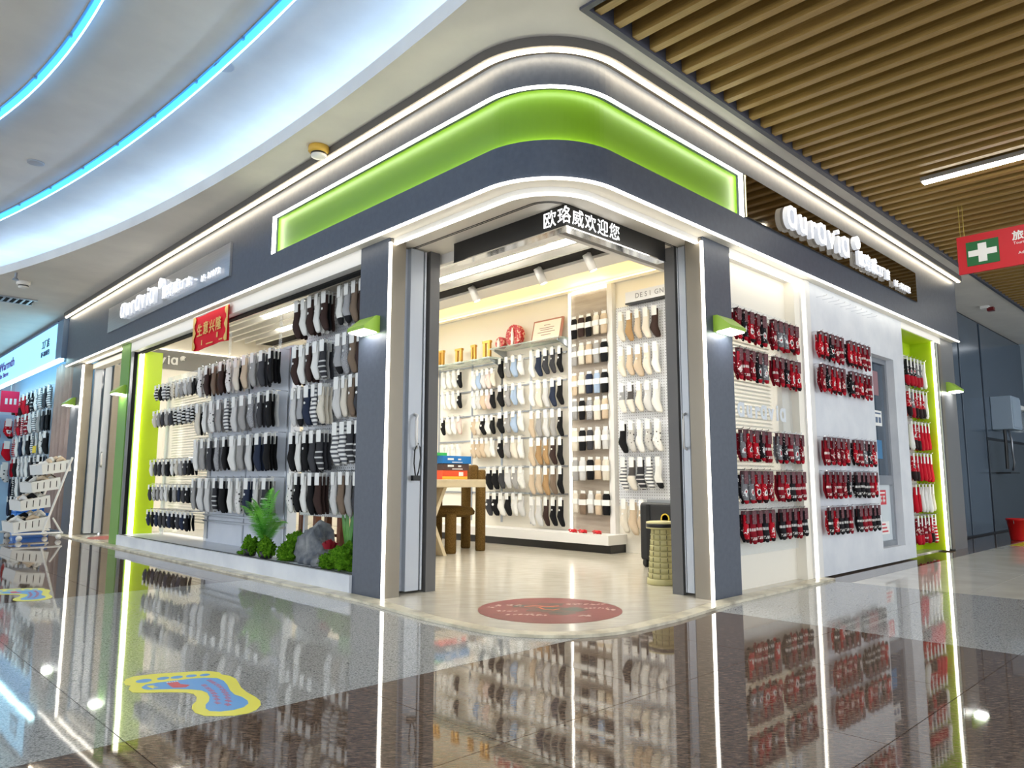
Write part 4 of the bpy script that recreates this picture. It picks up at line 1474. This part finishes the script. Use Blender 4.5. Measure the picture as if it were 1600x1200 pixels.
post(2.18, 3.47, .42, .06)
post(2.62, 3.50, .88, .055)
post(2.72, 3.86, .90, .055)
post(2.55, 4.16, .88, .055)
MB().lathe([(.02, .37), (.22, .375), (.285, .40), (.29, .43), (.26, .47), (.12, .49), (.01, .492)], (2.40, 3.78, 0), 28).build('seat', M_BOUCLE, t, True)
ar = []
for i in range(13):
    a = -1.1 + 2.2 * i / 12
    ar.append((2.36 + .37 * math.cos(a), 3.82 + .40 * math.sin(a)))
ar2 = [(2.36 + (x - 2.36) * .78, 3.82 + (y - 3.82) * .80) for x, y in ar]
bevel(MB().strip(ar, ar2, .72, .935).build('backrest', M_BOUCLE, t), .03, 3)
for k, (x0, x1, y0, y1, z0, z1, c, lb) in enumerate([(1.97, 2.31, 3.36, 3.62, .776, .868, (226, 84, 44), 'orange and yellow box at the bottom of the stack on the table'),
                                                      (1.99, 2.34, 3.37, 3.62, .869, .938, (84, 62, 58), 'dark brown box in the middle of the stack on the table'),
                                                      (1.98, 2.36, 3.36, 3.62, .939, 1.018, (20, 116, 190), 'blue box on top of the stack on the table'),
                                                      (1.90, 2.08, 3.42, 3.66, 1.019, 1.05, (70, 190, 90), 'green packet lying on the blue box')]):
    t = thing('box', lb, 'box', ((x0 + x1) / 2, (y0 + y1) / 2, z0), 'boxes stacked on the oak table')
    ct = bevel(MB().box(x0, x1, y0, y1, z0, z1).build('carton', mat('carton_%d' % k, c, .4), t), .003)
    if k == 0:
        MB().box(x0 + .002, x1 - .002, y0 - .001, y0, z0 + .004, z0 + .03).build('yellow_band', mat('carton_yellow', (244, 190, 60), .4), ct)
        MB().box(x1 - .12, x1 - .06, y0 - .002, y0 - .001, z0 + .035, z0 + .075).build('label', M_PAPER, ct)
    elif k < 3:
        g = MB()
        g.box(x0 + .06, x0 + .14, y0 - .0015, y0, z0 + .036, z0 + .056)
        g.box(x0 + .2, x0 + .24, y0 - .0015, y0, z0 + .036, z0 + .052)
        g.box(x0 + .12, x0 + .26, y0 - .0015, y0, z0 + .010, z0 + .018)
        g.build('print', M_PAPER, ct)

M_KHAKI = mat('khaki_plastic', (186, 178, 126), .55)
t = thing('telescopic_stool', 'khaki ribbed telescopic stool beside the right-hand inner post', 'stool', (1.90, .66, .012))
cx_, cy_ = 1.90, .66
MB().lathe([(.112, .45), (.114, .463), (.09, .468)], (cx_, cy_, 0), 32).build('seat_pad', mat('khaki_pad', (214, 204, 150), .5), t, True)
MB().lathe([(.115, .425), (.115, .451), (.10, .452)], (cx_, cy_, 0), 32).build('seat_rim', M_BLACK, t, True)
MB().lathe([(.113, .415), (.115, .425)], (cx_, cy_, 0), 32).build('seat_ring', M_KHAKI, t, True)
for k in range(9):
    z0 = .055 + .04 * k
    r0 = .108 - .0032 * k
    MB().lathe([(r0 - .006, z0), (r0, z0 + .003), (r0 - .001, z0 + .034), (r0 - .005, z0 + .039)], (cx_, cy_, 0), 32).build('ring', M_KHAKI, t, True)
    g = MB()
    for j in range(11):
        a = 2 * PI * j / 11 + .3
        pass
        q = MB().box(-.0015, .0015, r0 - .002, r0 + .0015, z0 + .004, z0 + .033).xform(Matrix.Translation((cx_, cy_, 0)) @ Matrix.Rotation(a, 4, 'Z'))
        g.add(q.v, q.f)
    g.build('slots', M_VOID, t)
MB().lathe([(.114, .013), (.116, .02), (.112, .055)], (cx_, cy_, 0), 32).build('foot_ring', M_KHAKI, t, True)

t = thing('suitcase', 'black hard-shell suitcase standing behind the khaki stool', 'suitcase', (2.75, 1.2, .012))
bevel(MB().box(2.66, 2.90, .92, 1.42, .07, .575).build('shell', mat('shell_black', (40, 40, 42), .35), t), .03, 3)
MB().box(2.655, 2.905, 1.30, 1.34, .09, .56).build('rib', M_BLACK, t)
MB().box(2.70, 2.86, 1.0, 1.36, .575, .60).build('top_handle', M_STEEL, t)
for y in (.97, 1.37):
    for x in (2.70, 2.86):
        MB().tube([(x, y - .018, .052), (x, y + .018, .052)], .04, 14).build('wheel', M_BLACK, t, True)
MB().lathe([(.045, 0), (.045, .004), (.034, .004), (.034, 0)], (0, 0, 0), 20).xform(Matrix.Translation((2.655, 1.14, .44)) @ Matrix.Rotation(-PI / 2, 4, 'Y')).build('yellow_badge', mat('badge_yellow', (230, 200, 60), .5), t)

M_WALNUT = noisy('walnut', (104, 58, 36), (78, 42, 26), 4, .5, sc=(1, 1, .2))
for k, (x, y, lb) in enumerate(((1.25, 4.45, 'dark wooden stool glimpsed under the perforated board, left'), (1.35, 3.85, 'dark wooden stool glimpsed under the perforated board, right'))):
    t = thing('wooden_stool', lb, 'stool', (x, y, .012))
    bevel(MB().box(x - .19, x + .19, y - .19, y + .19, .43, .47).build('seat', M_OAK, t), .01)
    for sx in (-1, 1):
        for sy in (-1, 1):
            MB().box(x + sx * .15 - .03, x + sx * .15 + .03, y + sy * .15 - .03, y + sy * .15 + .03, .013, .43).build('leg', M_WALNUT, t)
    MB().box(x - .13, x + .13, y - .165, y - .135, .18, .21).build('stretcher', M_WALNUT, t)

# ------------------------------------------------------------------ floor stickers
FOOT_OUT = [[-1.786, 0.589], [-1.766, 0.632], [-1.731, 0.654], [-1.667, 0.64], [-1.587, 0.597], [-1.526, 0.564], [-1.484, 0.53], [-1.462, 0.483], [-1.469, 0.445], [-1.454, 0.398], [-1.455, 0.343], [-1.472, 0.279], [-1.492, 0.211], [-1.503, 0.139], [-1.506, 0.063], [-1.515, 0.004], [-1.535, -0.044], [-1.568, -0.083], [-1.605, -0.101], [-1.648, -0.093], [-1.69, -0.062], [-1.721, -0.027], [-1.731, 0.026], [-1.722, 0.08], [-1.705, 0.119], [-1.679, 0.153], [-1.659, 0.202], [-1.652, 0.25], [-1.665, 0.286], [-1.697, 0.322], [-1.736, 0.358], [-1.779, 0.391], [-1.805, 0.421], [-1.804, 0.469], [-1.79, 0.506], [-1.781, 0.519], [-1.792, 0.547]]
FOOT_IN = [[-1.76, 0.468], [-1.736, 0.497], [-1.697, 0.495], [-1.643, 0.478], [-1.579, 0.462], [-1.538, 0.441], [-1.504, 0.4], [-1.502, 0.343], [-1.516, 0.277], [-1.539, 0.198], [-1.549, 0.136], [-1.542, 0.09], [-1.547, 0.034], [-1.559, 0.001], [-1.588, -0.028], [-1.626, -0.034], [-1.664, -0.021], [-1.689, 0.009], [-1.688, 0.047], [-1.672, 0.088], [-1.647, 0.122], [-1.626, 0.17], [-1.611, 0.227], [-1.614, 0.271], [-1.635, 0.312], [-1.673, 0.355], [-1.716, 0.39], [-1.752, 0.419], [-1.762, 0.44]]
TOES = [((-1.724, .556), .028), ((-1.657, .543), .022), ((-1.613, .523), .022), ((-1.564, .504), .020), ((-1.52, .481), .019)]
MARKS = [[-1.54, 0.38], [-1.541, 0.344], [-1.543, 0.303], [-1.547, 0.264], [-1.555, 0.222], [-1.563, 0.186], [-1.572, 0.149], [-1.584, 0.112], [-1.597, 0.074], [-1.616, 0.034], [-1.581, 0.327], [-1.586, 0.284], [-1.59, 0.243], [-1.597, 0.201], [-1.607, 0.16], [-1.619, 0.123], [-1.633, 0.08]]
M_FOOTY = mat('sticker_yellow', (232, 226, 40), .35)
M_FOOTB = mat('sticker_blue', (54, 150, 222), .35)
M_FOOTR = mat('sticker_red', (204, 40, 70), .4)


def foot_sticker(label, dx, dy):
    t = thing('foot_sticker', label, 'sticker', (-1.63 + dx, .28 + dy, .0006), 'foot-shaped floor stickers')
    P = lambda pts: [(x + dx, y + dy) for x, y in pts]
    MB().prism(P(FOOT_OUT)[::-1], .0006, .0012).build('yellow_outline', M_FOOTY, t)
    MB().prism(P(FOOT_IN)[::-1], .0012, .0016).build('blue_sole', M_FOOTB, t)
    for (c, r) in TOES:
        MB().prism(P([(c[0] + r * math.cos(2 * PI * i / 16), c[1] + r * math.sin(2 * PI * i / 16)) for i in range(16)]), .0012, .0016).build('blue_toe', M_FOOTB, t)
    MB().prism(P([[-1.74, 0.475], [-1.715, 0.462], [-1.725, 0.452], [-1.714, 0.425], [-1.73, 0.435], [-1.734, 0.413], [-1.739, 0.448]]), .0016, .0019).build('arrow', M_FOOTY, t)
    MB().prism(P([[-1.672, 0.461], [-1.635, 0.452], [-1.639, 0.412], [-1.618, 0.375], [-1.64, 0.353], [-1.677, 0.38], [-1.676, 0.422]])[::-1], .0016, .0019).build('sock_print', M_FOOTR, t)
    g = MB()
    for i in range(5):
        x, y = -1.670 + .0085 * i + dx, .4605 - .002 * i + dy
        g.box(x, x + .004, y, y + .014, .0019, .0021)
    g.build('sock_cuff', M_PAPER, t)
    rnd = random.Random(5)
    for (x, y) in MARKS:
        g = MB()
        for j in range(4):
            u = -.015 + .0085 * j
            for q in range(3):
                if rnd.random() < .8:
                    g.cbox((x + dx + (q - 1) * .0062, y + dy - u, .00175), (.0022, .0064, .0003))
            g.cbox((x + dx, y + dy - u + rnd.uniform(-.002, .002), .00175), (.0155, .002, .0003))
        g.build('print_mark', M_FOOTR, t)


foot_sticker('yellow and blue foot-shaped sticker in front on the grey tiles', 0, 0)
foot_sticker('yellow and blue foot-shaped sticker far left on dark tiles', .04, 3.13)

t = thing('round_sticker', 'large dark red round sticker on the entrance floor', 'sticker', (.50, .49, .0126))
M_STK = noisy('sticker_dark_red', (128, 40, 44), (150, 62, 60), 5, .35, kind='World')
N_ = 48
MB().prism([(.505 + .425 * math.cos(2 * PI * i / N_), .50 + .425 * math.sin(2 * PI * i / N_)) for i in range(N_)], .0126, .0132).build('disc', M_STK, t)
M_STKG = noisy('sticker_green', (40, 74, 62), (120, 60, 56), 9, .35, kind='World')
ca, sa = math.cos(-PI / 4), math.sin(-PI / 4)


def stk(u, v):      # u to the right of the entrance view, v away from it
    return (.505 + u * ca - v * sa, .50 + u * sa + v * ca)


for k in range(9):
    rnd = random.Random(40 + k)
    u0, v0 = rnd.uniform(-.13, .16), rnd.uniform(-.12, .2)
    pts = [stk(u0 + rnd.uniform(.07, .14) * math.cos(2 * PI * i / 9), v0 + rnd.uniform(.03, .10) * math.sin(2 * PI * i / 9)) for i in range(9)]
    MB().prism(pts, .0132, .0134 + .00003 * k).build('green_patch', M_STKG, t)


def stroke(pts, w, m, nm):
    mb = MB()
    pp = [Vector((*stk(*p), 0)) for p in pts]
    a, b = [], []
    for i, p in enumerate(pp):
        d = (pp[min(i + 1, len(pp) - 1)] - pp[max(0, i - 1)]).normalized()
        n = Vector((-d.y, d.x, 0)) * w
        a.append((p + n)[:2])
        b.append((p - n)[:2])
    mb.strip(a, b, .0134, .0139).build(nm, m, t)


M_STKO = mat('sticker_orange', (232, 120, 84), .4)
M_STKW = mat('sticker_pale', (226, 196, 186), .4)
stroke([(-.15, .10), (-.08, .12), (0, .10), (.06, .12)], .009, M_STKO, 'orange_stroke')
stroke([(-.06, .06), (-.03, .0), (.02, -.02), (.06, .02)], .008, M_STKO, 'orange_stroke')
stroke([(-.08, .07), (-.03, .1), (.03, .08)], .006, M_STKO, 'orange_stroke')
rnd = random.Random(3)
for (u, v, n, w) in ((-.30, .13, 3, .05), (-.37, .06, 2, .03), (-.30, -.06, 4, .03), (-.24, -.17, 6, .03), (-.10, -.19, 4, .02), (.12, .19, 7, .032), (.22, .05, 6, .022), (.17, -.20, 2, .04), (.34, .0, 2, .03)):
    for k in range(n):
        g = MB()
        for q in range(4):
            p = stk(u + k * w * 1.15 + rnd.uniform(-.3, .3) * w, v + rnd.uniform(-.5, .5) * w)
            g.cbox((p[0], p[1], .0136), (rnd.choice((.3, .9)) * w, rnd.choice((.9, .3)) * w * .6, .0004))
        g.build('print_mark', M_STKW, t)

# ------------------------------------------------------------------ right-hand corridor end
M_BLUEPANEL = noisy('blue_grey_panel', (78, 92, 108), (68, 82, 98), 1.2, .18, kind='World')
wr = MB().box(7.09, 12.8, .42, .52, 0, 3.2).build('wall_corridor', mat('dark_joint', (26, 32, 40), .5))
struct(wr, 'glossy blue-grey panelled wall down the right corridor')
for (x0, x1, z0, z1) in ((7.1, 8.88, .02, 3.19), (8.95, 10.02, .02, 3.17), (10.12, 12.78, 1.42, 3.17), (10.12, 12.78, .02, 1.38)):
    bevel(MB().box(x0, x1, .40, .42, z0, z1).build('panel', M_BLUEPANEL if z1 > 1.4 else mat('dark_panel', (56, 66, 76), .25), wr), .004)
o = MB().box(12.8, 12.95, -6, .6, 0, 3.2).build('wall_end', mat('end_wall', (150, 164, 176), .5))
struct(o, 'pale blue-grey end wall of the right corridor')
t = thing('meter_box', 'pale blue-grey metal box on the corridor wall', 'electrical box', (10.75, .25, 1.55))
bevel(MB().box(10.4, 10.95, .12, .40, 1.55, 2.06).build('cabinet', mat('box_grey', (150, 168, 186), .35), t), .01)
MB().box(10.42, 10.93, .11, .12, 1.58, 2.03).build('door', mat('box_grey2', (160, 178, 196), .35), t)
for x, r in ((10.5, .02), (10.56, .014)):
    MB().tube([(x, .26, 1.55), (x, .26, 1.30), (x + .02, .27, .95)], r, 8).build('pipe', M_BLACK, t)
MB().tube([(10.62, .24, 1.55), (10.60, .2, 1.40), (10.58, .2, 1.22), (10.66, .2, 1.05), (10.72, .24, .93)], .014, 8).build('hose', M_STEEL, t, True)
MB().box(10.4, 10.95, .2, .40, .88, .90).build('bracket_shelf', M_BLACK, t)
t = thing('water_filter', 'row of upright white filter tubes on the corridor wall', 'filter', (11.7, .32, 1.55))
MB().box(11.4, 11.95, .24, .40, 1.93, 2.0).build('head', M_PAPER, t)
for k in range(3):
    MB().tube([(11.5 + k * .17, .31, 1.56), (11.5 + k * .17, .31, 1.93)], .055, 12).build('tube', M_ACRYL, t, True)
t = thing('bucket', 'red plastic bucket at the right edge of the corridor', 'bucket', (8.62, -.16, 0))
MB().lathe([(.10, .001), (.105, .01), (.135, .26), (.145, .26), (.145, .28), (.128, .28), (.10, .02)], (8.75, -.18, 0), 24).build('body', mat('bucket_red', (206, 24, 26), .4), t, True)
MB().tube([(8.75 + .14 * math.cos(a), -.18 + .03, .26 - .10 * math.sin(a)) for a in [PI * i / 10 for i in range(11)]], .005, 6).build('handle', M_STEEL, t)
o = MB().box(7.35, 7.62, .16, .38, .0, .09).build('wall_step', mat('step_dark', (40, 44, 50), .5))
tag(o, 'low dark metal step at the foot of the corridor wall', 'step')
MB().box(7.33, 7.64, .14, .40, .09, .15).build('tread', M_STEEL, o)
o = MB().prism([(7.75, -.27), (9.4, -.27), (9.4, -.45), (7.75, -.45)][::-1], .0006, .0012).build('floor_stripe', mat('stripe_yellow', (216, 200, 40), .4))
tag(o, 'yellow floor stripe along the right corridor wall', 'floor marking')

# ------------------------------------------------------------------ neighbouring shop, far left
o = MB().box(.40, .5, 9.62, 16, 0, 3.2).build('wall_neighbour', mat('cool_white', (206, 222, 236), .5))
struct(o, 'pale inner wall of the neighbouring shop')
o = MB().box(-6, .5, 16.4, 16.5, 0, 3.7).build('wall_end', mat('cool_grey', (186, 204, 222), .6))
struct(o, 'pale wall closing the concourse far left')
t = thing('shop_sign', 'pale blue lit sign of the neighbouring shop', 'sign', (-.1, 12.5, 2.55))
MB().box(-.13, -.02, 10.05, 15.5, 2.56, 3.12).build('lightbox', mat('sky_lightbox', (150, 214, 250), .4, emit=.75), t)
MB().box(-.14, .1, 9.7, 10.05, 2.54, 3.13).build('end_panel', mat('sign_end', (92, 116, 146), .4), t)
MB().box(-.14, -.02, 10.05, 15.5, 3.12, 3.15).build('frame', mat('sign_frame', (80, 86, 120), .4), t)
MB().box(-.16, -.10, 9.7, 15.5, 2.50, 2.54).build('led_strip', mat('led_cyan', (200, 250, 255), .4, emit=5.0), t)
M_TXTB = mat('sign_text_dark', (60, 76, 104), .5)
M_TXTP = mat('sign_text_purple', (110, 84, 160), .5)
for k, ch in enumerate('工厂店'):
    place_text('character', text_mesh(ch, .15, .004), M_TXTB, (-.136, 11.02 - k * .17, 2.84), 'L', t)
place_text('lettering', text_mesh('1F-B1073', .12, .004), M_TXTB, (-.136, 11.05, 2.70), 'L', t, width=.52)
place_text('lettering', text_mesh('- Warmth', .24, .004), M_TXTP, (-.136, 14.75, 2.82), 'L', t, width=1.6)
place_text('lettering', text_mesh('& Socks Store', .13, .004), M_TXTP, (-.136, 14.9, 2.68), 'L', t, width=1.3)
vs, fs = [], []
for i in range(41):
    u = i / 40
    y = 9.64 + 1.1 * u
    x = .06 + .06 * math.sin(u * 33) + .012 * math.sin(u * 17)
    vs += [(x, y, .04), (x + .015 * math.sin(u * 9), y, 2.52)]
for i in range(40):
    fs.append((2 * i, 2 * i + 2, 2 * i + 3, 2 * i + 1))
o = MB().add(vs, fs).build('curtain', noisy('taupe_curtain', (176, 156, 146), (160, 140, 132), 4, .8), None, True)
o.modifiers.new('thickness', 'SOLIDIFY').thickness = .006
tag(o, 'taupe pleated curtain between the two shops', 'curtain')
nb = thing('display_board', 'white sock board of the neighbouring shop', 'display', (.30, 13, .1))
MB().box(.30, .34, 11.2, 15.2, .1, 2.5).build('board', mat('cool_board', (190, 204, 220), .5), nb)
mix = lambda n, a: ''.join(random.choice(a) for _ in range(n))
hang('L', .16, lsp(14.6, 11.7, 10), [2.36, 1.97, 1.58, 1.19, .82, .46], ['bRXRZKpsds', 'YSYSQlsgdk', 'RSwnlkslpk', 'wRkplwdskn', 'knrwdrslnk', 'nnknlsrknd'], 'crew', 'board in neighbouring shop', 'socks in the neighbouring shop', nb, .14, 1, scale=1.15, wide=1.9, dots=0)
b8 = thing('display_board', 'pale blue standing board of red socks at the far left edge', 'display', (-.1, 14.2, 0))
MB().box(-.5, .16, 14.3, 14.34, .0, 2.0).build('board', mat('sky_board', (170, 206, 236), .5), b8)
hang('R', 14.2, [-.16, .04], [1.93, 1.50, 1.10], ['RX', 'XR', 'wp'], 'xmas', 'standing board far left', 'red socks at the far left edge', b8, .1, 0, scale=1.75, short=True)
t = thing('hanging_banner', 'small pink-red price banner hung in the neighbouring shop', 'banner', (.0, 13.9, 2.05))
MB().box(-.17, .12, 13.88, 13.89, 2.02, 2.42).build('cloth', mat('price_red', (236, 24, 84), .5), t)
g = MB()
for k in range(3):
    g.box(-.1 + .07 * k, -.06 + .07 * k, 13.876, 13.88, 2.17, 2.28)
g.build('print', M_PAPER, t)
MB().tube([(-.02, 13.885, 2.42), (-.02, 13.885, 3.2)], .003, 5).build('cord', M_PAPER, t)
t = thing('price_tag', 'small yellow price tag among the neighbouring socks', 'tag', (.1, 12.1, 1.25))
MB().box(.10, .105, 12.05, 12.3, 1.22, 1.34).build('card', mat('tag_yellow', (244, 214, 30), .5), t)
MB().tube([(.10, 12.17, 1.34), (.16, 12.17, 1.40)], .003, 4).build('string', M_PAPER, t)
for k, (y, z, n) in enumerate(((10.9, 0, 4), (10.5, 0, 3))):
    for j in range(n):
        t = thing('box', '%s box up in the %s stack of blue boxes, far left' % (ORD[j], ('left', 'right')[k]), 'box', (-.15, y, z + .09 * j), 'blue boxes stacked at the far left')
        ct = MB().box(-.34, .02, y - .17, y + .17, .001 + .09 * j, .086 + .09 * j).build('carton', mat('carton_sky', (30, 120, 214), .4), t)
        MB().box(-.343, -.34, y - .05, y + .05, .02 + .09 * j, .065 + .09 * j).build('label', mat('label_pale', (200, 220, 244), .5), ct)

# tiered sock trolley
tr = thing('sock_trolley', 'white four-tier trolley of loose socks at the far left', 'trolley', (-.5, 8.8, 0))
M_TROL = mat('trolley_white', (226, 226, 222), .4)
tiers = [(-.50, .83), (-.60, .60), (-.70, .37), (-.76, .10)]
for k, (x0, z0) in enumerate(tiers):
    w = .32 if k < 3 else .40
    mb = MB()
    y0, y1 = 8.46, 9.15
    for y in (y0, y1):
        mb.add([(x0, y, z0), (x0 + w, y, z0 + .05), (x0 + w - .02, y, z0 + .20), (x0 - .02, y, z0 + .13), (x0, y + .012, z0), (x0 + w, y + .012, z0 + .05), (x0 + w - .02, y + .012, z0 + .20), (x0 - .02, y + .012, z0 + .13)],
               [(0, 1, 2, 3), (7, 6, 5, 4), (0, 4, 5, 1), (1, 5, 6, 2), (2, 6, 7, 3), (3, 7, 4, 0)])
    mb.add([(x0, y0, z0), (x0 + w, y0, z0 + .05), (x0 + w, y1, z0 + .05), (x0, y1, z0), (x0 - .02, y0, z0 + .13), (x0 - .02, y1, z0 + .13), (x0 + w - .02, y0, z0 + .2), (x0 + w - .02, y1, z0 + .2)],
           [(0, 1, 2, 3), (0, 3, 5, 4), (1, 6, 7, 2)])
    bn = mb.build('bin', M_TROL, tr)
    for j in range(4):
        xx = x0 + .05 + j * .07
        MB().box(xx, xx + .008, y0 - .003, y0, z0 + .045 + j * .01, z0 + .125 + j * .01).build('slot', M_VOID, bn)
    rnd = random.Random(90 + k)
    pile = MB()
    ms = [SK[c][0] for c in 'wkclwe']
    for j in range(16):
        px_, py_ = x0 + .03 + rnd.random() * (w - .08), y0 + .06 + rnd.random() * .55
        pz = z0 + .12 + (px_ - x0) * .18 + rnd.random() * .05
        a = rnd.random() * PI
        ln = .07
        q = MB().tube([(px_ - ln * math.cos(a), py_ - ln * math.sin(a), pz - .02), (px_, py_, pz + .015), (px_ + ln * math.cos(a), py_ + ln * math.sin(a), pz - .015)], [.018, .032, .02], 7)
        pile.add(q.v, q.f, rnd.randrange(len(ms)))
    o = pile.build('loose_socks', ms, None, True)
    tag(o, 'heap of loose socks in the %s trolley tier from the top' % ORD[k], 'socks', kind='stuff')
for y in (8.45, 9.17):
    MB().tube([(-.45, y, .09), (-.18, y, 1.06)], .014, 8).build('frame_post', M_TROL, tr)
    MB().tube([(-.35, y, .28), (-.24, y, .09)], .012, 8).build('brace', M_TROL, tr)
    MB().tube([(-.78, y, .085), (-.22, y, .085)], .014, 8).build('base_rail', M_TROL, tr)
    for x in (-.70, -.27):
        cs = MB().tube([(x, y, .04), (x, y, .085)], .009, 6).build('caster', M_STEEL, tr)
        MB().tube([(x, y - .012, .035), (x, y + .012, .035)], .034, 12).build('wheel', M_TROL, cs, True)
